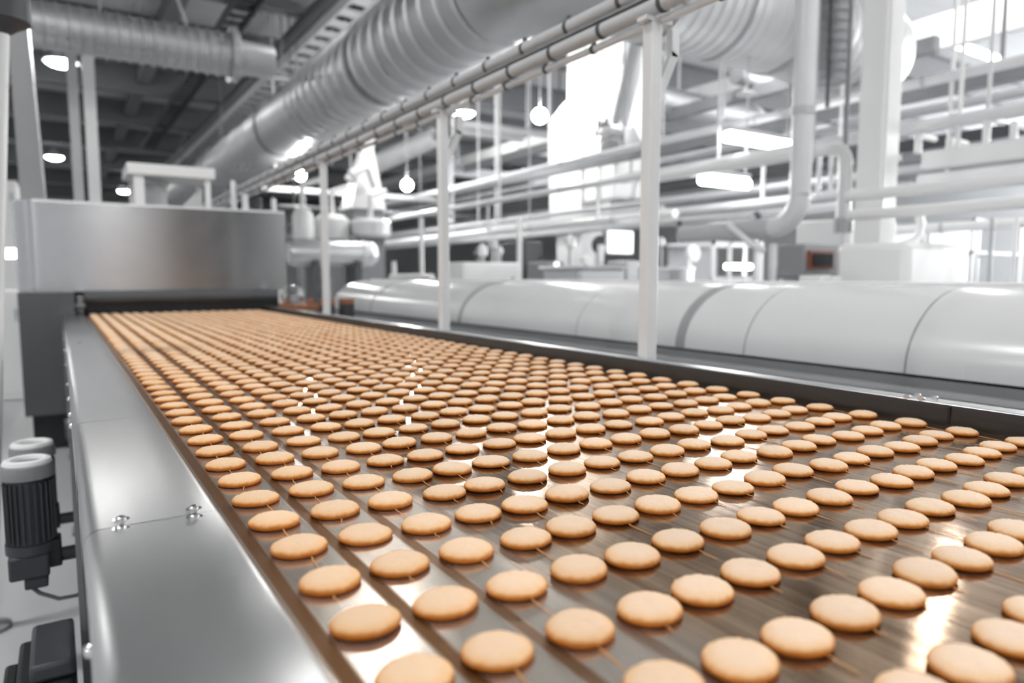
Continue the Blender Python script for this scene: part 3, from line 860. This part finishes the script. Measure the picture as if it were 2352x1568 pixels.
# tall drop pipe with its elbow
dp = on_x(1845, 250, 5.0); dy = dp.y
zb = on_x(1830, 520, 5.0).z
dt = thing('drop_pipe', 'tall thick white drop pipe with an elbow at its foot', 'pipe', (5.0, dy, zb))
r = .082
MB().tube([(5, dy, ZC), (5, dy, zb + .25)], r, 22).build('riser', 'white_pipe', dt)
MB().tube(arc((5, dy + .25, zb + .25), .25, 180, 270, 8, (0, 1, 0), (0, 0, 1)), r, 22).build('elbow', 'white_pipe', dt)
MB().tube([(5, dy + .25, zb), (5, dy + 1.25, zb)], r, 22).build('foot_run', 'pale', dt)
mb = MB(); mb.tube([(4.9, dy + .62, zb + .06), (4.88, dy + .58, zb + .03), (4.88, dy + .44, zb - .07), (4.89, dy + .33, zb - .15), (4.93, dy + .26, zb - .19)], .026, 12); mb.build('hose', 'white', dt)
mb = MB(); mb.tube([(5.06, dy - .06, ZC), (5.06, dy - .06, zb + .5)], .012, 8); mb.build('side_rod', 'pale', dt)
for z in (zb + .9, zb + 1.8): MB().tube([(5, dy, z - .03), (5, dy, z + .03)], r + .008, 22).build('collar', 'pale', dt)
# loop pipe beside the column
lp = on_x(1945, 335, 5.6)
lt = thing('loop_pipe', 'white pipe loop turning down beside the white steel column', 'pipe', (5.6, lp.y, lp.z))
MB().tube([(5.6, lp.y + 2.4, lp.z), (5.6, lp.y + .14, lp.z)] + arc((5.6, lp.y + .14, lp.z - .14), .14, 90, 180, 6, (0, 1, 0), (0, 0, 1)) + [(5.6, lp.y, lp.z - .62)], .055, 16).build('pipe', 'white', lt)
MB().tube([(5.6, lp.y, lp.z - .6), (5.6, lp.y, lp.z - .72)], .08, 16).build('flange', 'pale', lt)
MB().tube([(5.66, lp.y + .05, lp.z + .0), (5.66, lp.y + .05, ZC)], .02, 8).build('hanger_rod', 'grey', lt)

# columns
c = on_x(2025, 400, 5.5)
structure('column', MB().box((5.5, c.y - .01, 0), (5.71, c.y + .21, ZC)), 'white', 'white square steel column beside the loop pipe')
structure('column', MB().box((8.0, 9.55, 2.6), (8.45, 9.95, ZC)), 'white', 'narrow white column behind the stack')
structure('column', MB().box((8.0, 9.15, 2.6), (8.6, 9.5, ZC)), 'white', 'white column nearest the extractor fan')
# white stack with shoulder
st = thing('exhaust_stack', 'bright white exhaust stack with a sloping shoulder beneath the conduits', 'exhaust stack', (8.3, 10.5, 2.2))
y0, y1 = on_x(1335, 400, 8.0).y, on_x(1263, 400, 8.0).y
y2 = on_x(1297, 200, 8.0).y
zs = on_x(1270, 275, 8.0).z; zs2 = on_x(1297, 235, 8.0).z
mb = MB()
mb.add([(8, y0, 2.2), (8, y1, 2.2), (8, y1, zs), (8, y2, zs2), (8, y0, zs2), (8.7, y0, 2.2), (8.7, y1, 2.2), (8.7, y1, zs), (8.7, y2, zs2), (8.7, y0, zs2)],
       [(0, 1, 2, 3, 4), (9, 8, 7, 6, 5), (0, 5, 6, 1), (1, 6, 7, 2), (2, 7, 8, 3), (3, 8, 9, 4), (4, 9, 5, 0)])
mb.build('lower_body', 'white', st)
MB().box((8.05, y0, zs2), (8.65, y2 - .02, ZC)).build('flue', 'white', st)
MB().box((8.1, y0 + .1, 0), (8.6, y1 - .1, 2.2)).build('stand', 'white', st)
# white columns left of the frame
for (a, b_, yy, lab) in ((170, 194, 11, 'slimmer of two pale columns behind the steel hood'), (205, 233, 11, 'brighter of two pale columns behind the steel hood')):
    xa, xb = on_y(a, 455, yy).x, on_y(b_, 455, yy).x
    structure('column', MB().box((xa, yy, 0), (xb, yy + .15, on_y(200, 112, yy).z)), 'pale' if a < 180 else 'white', lab)
# near white pole at the picture's border
pl = thing('machine_pole', 'slim white pole leaning slightly, alone beyond the gear motors', 'pole', (-.265, 3.0, 0))
MB().tube([(-.265, 3.0, .01), (-.12, 3.0, 2.07)], .02, 16).build('tube', 'white_pipe', pl)
MB().lathe((-.12, 3.0, 2.07), [(.022, 0), (.05, .02), (.085, .04), (.085, .16), (.03, .2)], 'z', 20).build('beacon_housing', 'dark', pl)
MB().lathe((-.265, 3.0, 0), [(.06, 0), (.06, .015), (.025, .02)], 'z', 18).build('foot_plate', 'grey', pl)

# ducts and fan right of the nearest post
p = on_y(1692, 172, 8.0)
bx = on_y(1868, 190, 8.0).x
t = thing('capped_duct', 'pale round duct with a dark end cap under the ribbed cross run', 'ventilation duct', (p.x + .9, 8, p.z))
MB().tube([(p.x, 8, p.z), (bx + .2, 8, p.z)], .15, 22).build('duct_body', 'zinc', t)
MB().lathe((bx, 8, p.z), [(.15, 0), (.33, .12), (.36, .35), (.30, .42), (.10, .62), (0, .62)], 'x', 26).build('bell_end', 'white', t)
MB().lathe((p.x, 8, p.z), [(0, -.02), (.145, -.02), (.155, 0), (.155, .02)], 'x', 22).build('end_cap', 'grey', t)
MB().tube([(p.x + .3, 8, p.z), (p.x + .3, 8, ZC)], .015, 6).build('hanger_rod', 'pale', t)
p = on_y(1713, 218, 6.9)
t = thing('dish_lamp', 'small white dish lamp hanging below the capped duct', 'lamp', p)
MB().lathe(p, [(.14, 0), (.13, .02), (.05, .06), (.03, .13), (0, .13)], 'z', 22).build('shade', 'white', t)
MB().tube([p + Vector((0, 0, .13)), (p.x, p.y, ZC)], .012, 6).build('suspension_rod', 'pale', t)
p = on_y(1507, 235, 10); q = on_y(1735, 262, 10)
t = thing('grey_duct', 'thick grey round duct crossing behind the nearest post', 'ventilation duct', ((p.x + q.x) / 2, 10, p.z))
pts, rs = ribbed([(p.x - .05 + .45 * i, 10, p.z) for i in range(7)], .30, .006, .12)
MB().tube(pts, rs, 28).build('duct_body', 'zinc', t)
MB().tube(arc((pts[-1].x, 10.5, p.z), .5, 270, 350, 8, (1, 0, 0), (0, 1, 0)), .31, 28).build('elbow', 'zinc_pale', t)
MB().tube([(p.x + .6, 10, p.z + .3), (p.x + .6, 10, ZC)], .02, 6).build('hanger_rod', 'pale', t)
# vertical ribbed dark duct behind the drop pipe
p = on_x(1912, 100, 7.0)
pts, rs = ribbed([(7.0, p.y, 3.3 + .3 * i) for i in range(12)], .17, .02, .1)
t = thing('ribbed_riser', 'dark ribbed vertical duct between drop pipe and white column', 'ventilation duct', (7, p.y, 3.3))
MB().tube(pts, rs, 24).build('duct_body', 'grey', t)
MB().tube([(6.8, p.y - .1, 3.0), (6.8, p.y - .1, ZC)], .02, 8).build('conduit_pipe', 'dark', t)
# extractor fan
p = on_x(1382, 297, 7.4)
t = thing('extractor_fan', 'round extractor fan with dark mouth beneath a slanting grey duct', 'fan', p)
MB().lathe(p, [(.16, -.02), (.20, 0), (.20, .05), (.13, .1), (.13, .45), (0, .45)], 'x', 24).build('fan_housing', 'bright_steel', t)
MB().lathe(p, [(0, -.005), (.155, -.005), (.155, 0)], 'x', 24).build('mouth', 'dark', t)
a = p + Vector((.45, .1, .1)); b_ = a + Vector((.2, -.3, 1.5))
MB().tube([a, b_, b_ + Vector((0, 0, 2))], .22, 20).build('slanting_duct', 'zinc', t)
mb = MB(); mb.add([(a.x - .2, a.y - .45, a.z - .55), (a.x + .25, a.y - .45, a.z - .55), (a.x + .25, a.y + .25, a.z - .5), (a.x - .2, a.y + .25, a.z - .5),
                   (a.x - .15, a.y - .15, a.z + .1), (a.x + .15, a.y - .15, a.z + .1), (a.x + .15, a.y + .15, a.z + .1), (a.x - .15, a.y + .15, a.z + .1)],
                  [(3, 2, 1, 0), (4, 5, 6, 7), (0, 1, 5, 4), (1, 2, 6, 5), (2, 3, 7, 6), (3, 0, 4, 7)]); mb.build('hopper', 'bright_steel', t)


# ------------------------------------------------------------------ machines beyond the cover
def span(u0, u1, v, y):
    return on_y(u0, v, y).x, on_y(u1, v, y).x


def cabinet(u0, u1, vt, y, depth, label, m, cat='cabinet', name='cabinet', zb=0.0, bevel=.03, door=True):
    """box whose front faces the viewer at distance y; from zb up to the line vt"""
    x0, x1 = span(u0, u1, vt, y); zt = (on_y(u0, vt, y).z + on_y(u1, vt, y).z) / 2
    t = thing(name, label, cat, ((x0 + x1) / 2, y + depth / 2, zb))
    MB().box((x0, y, zb), (x1, y + depth, zt)).build('body', m, t, bevel=bevel)
    if door:
        MB().box((x0 + .05 * (x1 - x0), y - .012, zb + .08), (x1 - .05 * (x1 - x0), y, zt - .05)).build('door', m, t)
        MB().box((x1 - .16 * (x1 - x0), y - .03, zt - .30), (x1 - .13 * (x1 - x0), y - .012, zt - .18)).build('handle', 'grey', t)
    return t, x0, x1, zt


def legs(t, x0, x1, y0, y1, z, w, m='pale'):
    for x in (x0, x1 - w):
        for y in (y0, y1 - w): MB().box((x, y, 0), (x + w, y + w, z)).build('leg', m, t)


# bright white cabinet
cabinet(2088, 2232, 557, 2.35, .5, 'overbright white cabinet with rounded corners behind the tunnel cover', 'white', bevel=.05, door=False)
t = thing('curved_hose', 'pale curved hose dropping behind the bright white cabinet', 'hose', on_y(2112, 500, 3.0))
MB().tube([on_y(2112, 490, 3.), on_y(2114, 520, 3.), on_y(2108, 545, 3.), on_y(2090, 556, 3.), on_y(2070, 560, 3.), Vector((on_y(2066, 600, 3.).x, 3., .9)), Vector((on_y(2066, 600, 3.).x, 3., .02))], .03, 12).build('hose', 'white', t)
# cabinet at column foot
cabinet(1945, 2062, 505, 3.6, .5, 'tall pale cabinet at the foot of the white column', 'white', bevel=.02)
# control panel
p0 = on_y(1852, 600, 3.0); xa, xb = span(1853, 1935, 600, 3.0)
t = thing('control_panel', 'grey tilted control panel with dark screen in an orange frame', 'control panel', ((xa + xb) / 2, 3.1, 0))
zt, zb = on_y(1890, 560, 3.0).z, on_y(1890, 640, 3.0).z
MB().box((xa, 3.02, zb), (xb, 3.25, zt)).build('housing', 'grey', t, bevel=.02)
MB().box(((xa + xb) / 2 - .05, 3.05, 0), ((xa + xb) / 2 + .05, 3.2, zb)).build('pedestal', 'pale', t)
x0, x1 = span(1860, 1914, 597, 3.0); z0, z1 = on_y(1888, 617, 3.0).z, on_y(1888, 576, 3.0).z
mb = MB(); mb.box((x0, 2.995, z0), (x1, 3.02, z1)); mb.build('screen_frame', 'rust', t)
mb = MB(); mb.box((x0 + .022, 2.988, z0 + .018), (x1 - .022, 2.995, z1 - .018)); mb.build('screen', 'screen', t)
for (u0, u1, vt, lab) in ((1885, 1912, 632, 'small white box beneath the orange framed screen'), (1916, 1938, 634, 'small white bin beside the cabinet at the column foot')):
    cabinet(u0, u1, vt, 2.72, .16, lab, 'white', 'box', 'box', bevel=.01, door=False)
# glazed white frame with strip lights
y = 6.0
x0, x1 = span(1638, 1752, 600, y); zt = on_y(1700, 556, y).z
t = thing('glazed_enclosure', 'white framed machine enclosure glazed with dark panes and lit inside', 'machine enclosure', ((x0 + x1) / 2, y + .4, 0))
mb = MB(); w = .035
for k in range(4):
    x = x0 + (x1 - x0 - w) * k / 3; MB().box((x, y, 0), (x + w, y + .04, zt)).build('mullion', 'white', t)
MB().box((x0, y, zt - .04), (x1, y + .8, zt)).build('top_frame', 'white', t)
MB().box((x0, y + .76, 0), (x1, y + .8, zt - .04)).build('back_panel', 'grey', t)
MB().box((x0, y + .01, 0), (x1, y + .03, 1.25)).build('lower_panel', 'pale', t)
za = on_y(1692, 612, y + .1).z; xa, xb = span(1668, 1724, 612, y + .1)
MB().tube([(xa, y + .1, za), (xb, y + .1, za)], .035, 10).build('strip_light', 'tube', t)
# steel tub and round guard
p0 = on_y(1575, 615, 5.2); x0, x1 = span(1530, 1622, 620, 5.2)
t = thing('mixing_tub', 'round steel mixing tub below the round white guard', 'tub', ((x0 + x1) / 2, 5.5, 0))
MB().lathe(((x0 + x1) / 2, 5.5, 0), [(.14, 0), (.14, .6), ((x1 - x0) / 2, .8), ((x1 - x0) / 2, p0.z), ((x1 - x0) / 2 - .02, p0.z), ((x1 - x0) / 2 - .02, .85), (0, .84)], 'z', 28).build('bowl', 'steel', t)
MB().lathe(((x0 + x1) / 2, 5.5, p0.z), [((x1 - x0) / 2 + .01, -.02), ((x1 - x0) / 2 + .01, .012)], 'z', 28).build('rim', 'white', t)
p = on_y(1592, 582, 6.0)
t = thing('round_guard', 'round white guard on a white stand above the steel tub', 'guard', (p.x, 6.0, 0))
MB().lathe((p.x, 6.0, p.z), [(.03, -.03), (.10, -.03), (.11, 0), (.10, .03), (.03, .03)], 'y', 24).build('wheel', 'white', t)
MB().box((p.x - .09, 5.98, 0), (p.x - .04, 6.02, p.z)).build('stand', 'white', t)
# lit monitor
x0, x1 = span(1398, 1452, 555, 7.0); z0, z1 = on_y(1425, 580, 7.).z, on_y(1425, 532, 7.).z
t = thing('lit_monitor', 'bright lit monitor on an arm beside the nearest post', 'monitor', ((x0 + x1) / 2, 7, 0))
MB().box((x0 - .02, 7.0, z0 - .02), (x1 + .02, 7.05, z1 + .02)).build('bezel', 'white', t, bevel=.01)
MB().box((x0, 6.99, z0), (x1, 7.0, z1)).build('display', 'lit_screen', t)
MB().box((x0 - .12, 7.02, 0), (x0 - .06, 7.08, z0 + .1)).build('stand', 'white', t)
MB().box((x0 - .1, 7.03, z0 + .04), (x0, 7.07, z0 + .08)).build('arm', 'white', t)
p = on_y(1378, 562, 7.3)
t = thing('dark_disc', 'dark round machine disc left of the lit monitor', 'machine part', (p.x, 7.3, 0))
MB().lathe((p.x, 7.3, p.z), [(.0, -.03), (.12, -.03), (.13, 0), (.12, .03)], 'y', 22).build('disc', 'dark', t)
MB().box((p.x - .03, 7.31, 0), (p.x + .03, 7.36, p.z)).build('stand', 'pale', t)
# filler machine with steel deck
t, x0, x1, zt = cabinet(1328, 1434, 616, 6.4, .7, 'pale low machine with steel deck under the lit monitor', 'pale', 'machine', 'filling_machine')
MB().box((x0 - .04, 6.36, zt), (x1 + .04, 7.14, zt + .03)).build('deck', 'bright_steel', t)
cabinet(1440, 1472, 598, 6.6, .4, 'narrow pale cabinet just before the nearest post', 'pale')
cabinet(1258, 1298, 600, 7.6, .5, 'dark grey cabinet with a round white dial', 'grey')
p = on_y(1278, 607, 7.58); t = bpy.context.scene.objects
cb = [o for o in COL.objects if o.get('label') == 'dark grey cabinet with a round white dial'][0]
MB().lathe(p, [(.03, -.02), (.03, .01)], 'y', 16).build('dial', 'lit_screen', cb)
cabinet(1203, 1246, 553, 8.2, .6, 'tall dark cabinet with pale frame beside the white low cabinet', 'chassis')
cabinet(1064, 1194, 602, 7.2, .6, 'wide bright white low cabinet above the tunnel cover', 'white', bevel=.02)
x0, x1 = span(1192, 1200, 560, 7.6)
MB_ = thing('slim_post', 'slim white post at the end of the white low cabinet', 'post', (x0, 7.6, 0)); MB().box((x0, 7.6, 0), (x0 + .05, 7.65, 2.0)).build('upright', 'white', MB_)
# clutter of valves and fittings on the machines
for (u, v, y, s, mt, lab) in ((1108, 575, 8., .09, 'white', 'white oval fitting above the low cabinet, first of the valve row'), (1130, 560, 8.2, .08, 'pale', 'pale upright fitting, second of the valve row'),
                              (1148, 575, 8.0, .06, 'white', 'white fitting, third of the valve row'), (1098, 580, 8.1, .07, 'dark', 'dark round valve beside the second post'),
                              (1310, 555, 7.8, .10, 'white', 'white pump head above the dark cabinet'), (1345, 597, 7.2, .08, 'white', 'white cap on the low steel deck machine'),
                              (1520, 555, 6.8, .06, 'white', 'white upright plate just past the nearest post'), (1560, 520, 7.5, .09, 'dark', 'dark valve cluster below the thin grey pipe'),
                              (1795, 600, 5.2, .07, 'white', 'white fitting beside the tall drop pipe foot'), (1738, 500, 5.6, .08, 'dark', 'dark valve wheel beside the drop pipe elbow')):
    p = on_y(u, v, y)
    t = thing('pipe_valve', lab, 'valve', (p.x, p.y, 0), 'valves and fittings beyond the cover')
    MB().lathe((p.x, p.y, p.z - s), [(s * .4, 0), (s * .75, s * .3), (s * .8, s * 1.2), (s * .55, s * 1.6), (s * .2, s * 2)], 'z', 16).build('valve_body', mt, t)
    MB().tube([(p.x - s * .8, p.y, p.z), (p.x + s * .8, p.y, p.z)], s * .3, 10).build('spindle', 'pale', t)
    MB().tube([(p.x, p.y, 0), (p.x, p.y, p.z - s)], s * .25, 8).build('stem', 'pale', t)
# upright poles
for (u, v0, v1, y, lab) in ((1778, 560, 650, 4.2, 'thin pale pole below the drop pipe elbow'), (1770, 560, 650, 4.6, 'thin grey pole next to the pale one below the elbow'), (2275, 500, 655, 2.6, 'pale pole past the bright white cabinet'),
                            (2330, 500, 655, 2.5, 'bright pole past the bright white cabinet, the farther from it'), (1140, 315, 500, 13, 'thin pole hanging between second post and stack'),
                            (968, 500, 640, 10, 'pale upright pipe just before the second post'), (905, 600, 640, 9, 'small white bin-like stub behind the tunnel cover'), (1745, 555, 650, 5.4, 'white upright at the end of the glazed enclosure')):
    x = on_y(u, (v0 + v1) / 2, y).x; zt = on_y(u, v0, y).z; w = .035 if y < 5 else .07
    t = thing('thin_pole', lab, 'pole', (x, y, 0))
    MB().tube([(x, y, .01), (x, y, zt if u != 1140 else ZC)], w / 2, 12).build('tube', 'pale' if u in (1770, 2275, 1140) else 'white', t)
    MB().lathe((x, y, 0), [(w * 1.3, 0), (w * 1.3, .015), (w * .5, .02)], 'z', 14).build('foot_plate', 'grey', t)
# pale racks far right
for (u0, u1, vt, y, lab) in ((2240, 2352, 500, 6.0, 'pale open rack behind the bright white cabinet'), (2120, 2235, 505, 7.0, 'pale rack farther back behind the bright white cabinet')):
    x0, x1 = span(u0, u1, vt, y); zt = on_y(u0, vt, y).z
    t = thing('storage_rack', lab, 'rack', ((x0 + x1) / 2, y + .4, 0))
    legs(t, x0, x1, y, y + .8, zt, .06, 'white')
    for k in range(4):
        z = .5 + k * (zt - .55) / 3; MB().box((x0, y, z), (x1, y + .8, z + .04)).build('shelf', 'pale', t)
    MB().box((x0, y + .8, 0), (x1, y + .82, zt)).build('back_panel', 'pale', t)

# tank group behind the hood corner
y = 10.5
x0, x1 = span(662, 862, 580, y); z0, z1 = on_y(760, 612, y).z, on_y(760, 552, y).z
t = thing('steel_tank', 'horizontal round-ended steel tank behind the third post', 'tank', ((x0 + x1) / 2, y, z0))
cz, rr = (z0 + z1) / 2, (z1 - z0) / 2
MB().lathe((x0, y, cz), [(rr * .8, 0), (rr, .1), (rr, x1 - x0 - .15), (rr * .92, x1 - x0 - .05), (rr * .7, x1 - x0)], 'x', 28).build('tank_body', 'satin_tank', t)
MB().tube([(x1 - .25, y, cz), (x1 - .21, y, cz)], rr + .015, 28).build('hoop', 'white', t)
for x in (x0 + .3, x1 - .4): MB().box((x, y - .2, 0), (x + .1, y + .2, z0 + .08)).build('leg', 'chassis', t)
for (u0, u1, v0, v1, yy, m, lab) in ((672, 720, 480, 548, 11.5, 'white', 'white upright vessel nearest the hood corner'), (724, 800, 492, 548, 12, 'white', 'pale squat vessel behind the third post'),
                                     (806, 895, 500, 545, 11.8, 'satin_tank', 'squat steel drum above the round-ended tank')):
    xa, xb = span(u0, u1, (v0 + v1) / 2, yy); zb, zt = on_y(u0, v1, yy).z, on_y(u0, v0, yy).z
    t = thing('vessel', lab, 'vessel', ((xa + xb) / 2, yy, 0), 'vessels behind the third post')
    r = (xb - xa) / 2
    MB().lathe(((xa + xb) / 2, yy, zb), [(r * .9, 0), (r, .05), (r, (zt - zb) * .8), (r * .7, zt - zb), (r * .2, (zt - zb) * 1.05)], 'z', 24).build('shell', m, t)
    MB().box(((xa + xb) / 2 - r * .6, yy - .1, 0), ((xa + xb) / 2 + r * .6, yy + .1, zb)).build('stand', 'grey', t)
    MB().tube([((xa + xb) / 2, yy, zt), ((xa + xb) / 2, yy, zt + .4), ((xa + xb) / 2 + .3, yy, zt + .5)], .05, 10).build('outlet_pipe', 'white', t)
# hopper with elbow tubes
yy = 12.5
t = thing('hopper_tower', 'white hopper tower with elbow tubes beyond the third post', 'hopper', on_y(840, 480, yy))
c = on_y(838, 470, yy); zt = on_y(838, 345, yy).z; w0 = on_y(872, 470, yy).x - c.x
mb = MB(); mb.add([(c.x - w0 * 1.3, yy - .3, c.z - .1), (c.x + w0, yy - .3, c.z - .1), (c.x + w0, yy + .3, c.z - .1), (c.x - w0 * 1.3, yy + .3, c.z - .1),
                   (c.x - w0 * .2, yy - .12, zt), (c.x + w0 * .5, yy - .12, zt), (c.x + w0 * .5, yy + .12, zt), (c.x - w0 * .2, yy + .12, zt)],
                  [(3, 2, 1, 0), (4, 5, 6, 7), (0, 1, 5, 4), (1, 2, 6, 5), (2, 3, 7, 6), (3, 0, 4, 7)]); mb.build('hopper_body', 'white', t)
a = on_y(800, 415, yy); b_ = on_y(845, 360, yy)
MB().tube([a, b_, b_ + Vector((.1, 0, .6))], .09, 14).build('feed_tube', 'white', t)
a = on_y(805, 400, yy - .4); MB().tube([a, on_y(845, 385, yy - .4), on_y(862, 430, yy - .4)], .08, 14).build('elbow_tube', 'white', t)
MB().box((c.x - .3, yy - .2, 0), (c.x + .3, yy + .2, c.z - .1)).build('stand', 'grey', t)
# inclined duct beside the hopper
a = on_y(865, 375, 18); b_ = on_y(1000, 315, 16.5)
t = thing('sloping_duct', 'bright sloping duct between the hopper and the second post', 'ventilation duct', a)
MB().tube([a, b_], .26, 20).build('duct_body', 'zinc_pale', t)
MB().tube([b_, b_ + Vector((.3, 0, -.1)), b_ + Vector((.3, 0, -2.5))], .17, 18).build('down_pipe', 'zinc', t)
MB().tube([a.lerp(b_, .5), a.lerp(b_, .5) + Vector((0, 0, 3))], .02, 6).build('hanger_rod', 'pale', t)
# fittings on top of the hood
for (u, v0, m, w, lab) in ((535, 415, 'white', .05, 'white upright fitting beside the open frame'), (563, 445, 'white', .06, 'short white canister on the hood roof'), (590, 452, 'dark', .09, 'dark motor lump on the hood roof'),
                           (628, 455, 'white', .05, 'white canister at the hood corner')):
    p = on_y(u, v0, 6.75)
    t = thing('hood_fitting', lab, 'fitting', (p.x, 6.75, hz1), 'fittings on the hood roof')
    MB().lathe((p.x, 6.75, hz1), [(w * .5, 0), (w * .5, (p.z - hz1) * .85), (w * .35, p.z - hz1)], 'z', 16).build('body', m, t)
    MB().lathe((p.x, 6.75, hz1), [(w * .8, 0), (w * .8, .015), (w * .5, .02)], 'z', 16).build('foot_ring', 'pale', t)

# ------------------------------------------------------------------ beside the conveyor, near the floor
for (yy, lab, dx) in ((2.1, 'nearer dark gear motor with white fan ring below the belt', 0), (2.62, 'farther dark gear motor with white fan ring, half hidden', .006)):
    p = on_y(62, 1062, yy) if yy < 2.5 else on_y(68, 1022, yy)
    x, zt = p.x + dx, p.z; r = .058 if yy < 2.5 else .062
    t = thing('gear_motor', lab, 'motor', (x, yy, zt - .3), 'gear motors below the belt')
    MB().lathe((x, yy, zt - .035), [(r, 0), (r, .022), (r * .95, .031), (r * .86, .034), (0, .034)], 'z', 28).build('fan_cover', 'grey', t)
    MB().tube([(x + r * .74 * math.cos(2 * PI * k / 28), yy + r * .74 * math.sin(2 * PI * k / 28), zt + .001) for k in range(29)], r * .19, 8).build('fan_ring', 'white', t)
    MB().lathe((x, yy, zt - .001), [(r * .56, 0), (r * .56, .003), (r * .1, .004)], 'z', 24).build('fan_grille', 'grey', t)
    mb = MB(); mb.lathe((x, yy, zt - .20), [(r * .86, 0), (r * .86, .165)], 'z', 28)
    for k in range(24):
        a = 2 * PI * k / 24; mb.bar((x + r * .9 * math.cos(a), yy + r * .9 * math.sin(a), zt - .195), (x + r * .9 * math.cos(a), yy + r * .9 * math.sin(a), zt - .045), .004, .012)
    mb.build('finned_body', 'dark', t)
    MB().lathe((x, yy, zt - .225), [(r * .98, 0), (r * .98, .025)], 'z', 24).build('flange', 'dark', t)
    MB().box((x - .05, yy - .05, zt - .285), (x + .035, yy + .05, zt - .225)).build('gearbox', 'dark', t, bevel=.006)
    MB().box((x - .02, yy - .04, zt - .315), (x + .03, yy + .04, zt - .285)).build('gearbox_foot', 'dark', t, bevel=.004)
    MB().box((x + .03, yy - .035, zt - .27), (x + .062, yy + .03, zt - .2)).build('terminal_box', 'black', t, bevel=.005)
    MB().tube([(x + .04, yy, zt - .25), (.04, yy, zt - .25)], .018, 12).build('drive_shaft', 'dark', t)
    if yy < 2.5:
        MB().tube([(x - .01, yy - .01, zt - .315), (x + .01, yy - .02, zt - .335), (x + .05, yy - .04, zt - .352), (x + .09, yy - .06, zt - .345), (x + .12, yy - .06, zt - .32), (x + .15, yy - .03, zt - .29)], .005, 8).build('cable', 'chassis', t)
# dark drive box on the floor
t = thing('drive_box', 'stepped black drive box on the floor beside the conveyor leg', 'drive box', (-.08, 1.9, 0))
MB().box((-.125, 1.75, 0), (-.012, 2.0, .37)).build('lower_box', 'black', t, bevel=.01)
MB().box((-.098, 1.76, .37), (-.012, 1.99, .41)).build('upper_box', 'dark', t, bevel=.01)
MB().box((-.155, 1.78, 0), (-.125, 1.98, .33)).build('side_box', 'black', t, bevel=.008)
mb = MB(); mb.tube([(-.12, 1.72, .30), (-.13, 1.71, .27), (-.135, 1.71, .22), (-.13, 1.72, .18)], .008, 10); mb.build('hose', 'white', t)
mb = MB(); mb.tube([(-.118, 1.745, .30), (-.09, 1.735, .312)], .006, 8); mb.build('hose_end', 'white', t)

# clutter beyond the hood on the far left
for (u0, u1, vt, yy, m, lab) in ((-60, 38, 412, 13, 'white', 'white machine top behind the slim pole'), (-70, 36, 470, 15, 'dark', 'dark machine seen between pole and hood')):
    cabinet(u0, u1, vt, yy, 1.0, lab, m, 'machine', 'machine_block', bevel=.02)
p = on_y(5, 582, 9.5); q = on_y(45, 582, 9.5)
t = thing('strip_light', 'lit short strip lamp between the slim pole and the hood', 'lamp', (p.x, 9.5, 0))
MB().tube([(p.x - .2, 9.5, p.z), (q.x, 9.5, q.z)], .05, 12).build('tube', 'tube', t)
MB().box((p.x - .2, 9.56, 0), (p.x - .15, 9.62, p.z + .05)).build('stand', 'grey', t)
MB().box((p.x - .2, 9.55, p.z - .02), (q.x, 9.6, p.z + .05)).build('housing', 'grey', t)
cabinet(-40, 45, 668, 8.6, .6, 'low white cabinet beside the hood foot', 'white', bevel=.02)

# ------------------------------------------------------------------ world, camera
w = bpy.data.worlds.new('world'); S.world = w; w.use_nodes = True
bg = w.node_tree.nodes['Background']; bg.inputs['Color'].default_value = (.96, .98, 1.0, 1); bg.inputs['Strength'].default_value = .36

cam = bpy.data.cameras.new('camera'); co = bpy.data.objects.new('camera', cam); COL.objects.link(co)
right = Vector((ROWS[0].x, ROWS[1].x, ROWS[2].x)); down = Vector((ROWS[0].y, ROWS[1].y, ROWS[2].y)); fwd = Vector((ROWS[0].z, ROWS[1].z, ROWS[2].z))
m3 = Matrix((right, -down, -fwd)).transposed()
co.matrix_world = Matrix.Translation(EYE) @ m3.to_4x4()
cam.sensor_fit = 'HORIZONTAL'; cam.sensor_width = 36.0; cam.lens = F / W * 36.0
cam.clip_start = .05; cam.clip_end = 200
cam.dof.use_dof = True; cam.dof.focus_distance = 1.05; cam.dof.aperture_fstop = 2.8
S.camera = co
S.view_settings.view_transform = 'Standard'; S.view_settings.look = 'None'
S.view_settings.exposure = 0.86; S.view_settings.gamma = 1.0; S.view_settings.use_curve_mapping = False
S.cycles.max_bounces = 5; S.cycles.diffuse_bounces = 2; S.cycles.glossy_bounces = 3
S.cycles.use_adaptive_sampling = True; S.cycles.adaptive_threshold = .07; S.cycles.adaptive_min_samples = 12
S.cycles.sample_clamp_indirect = 6.0
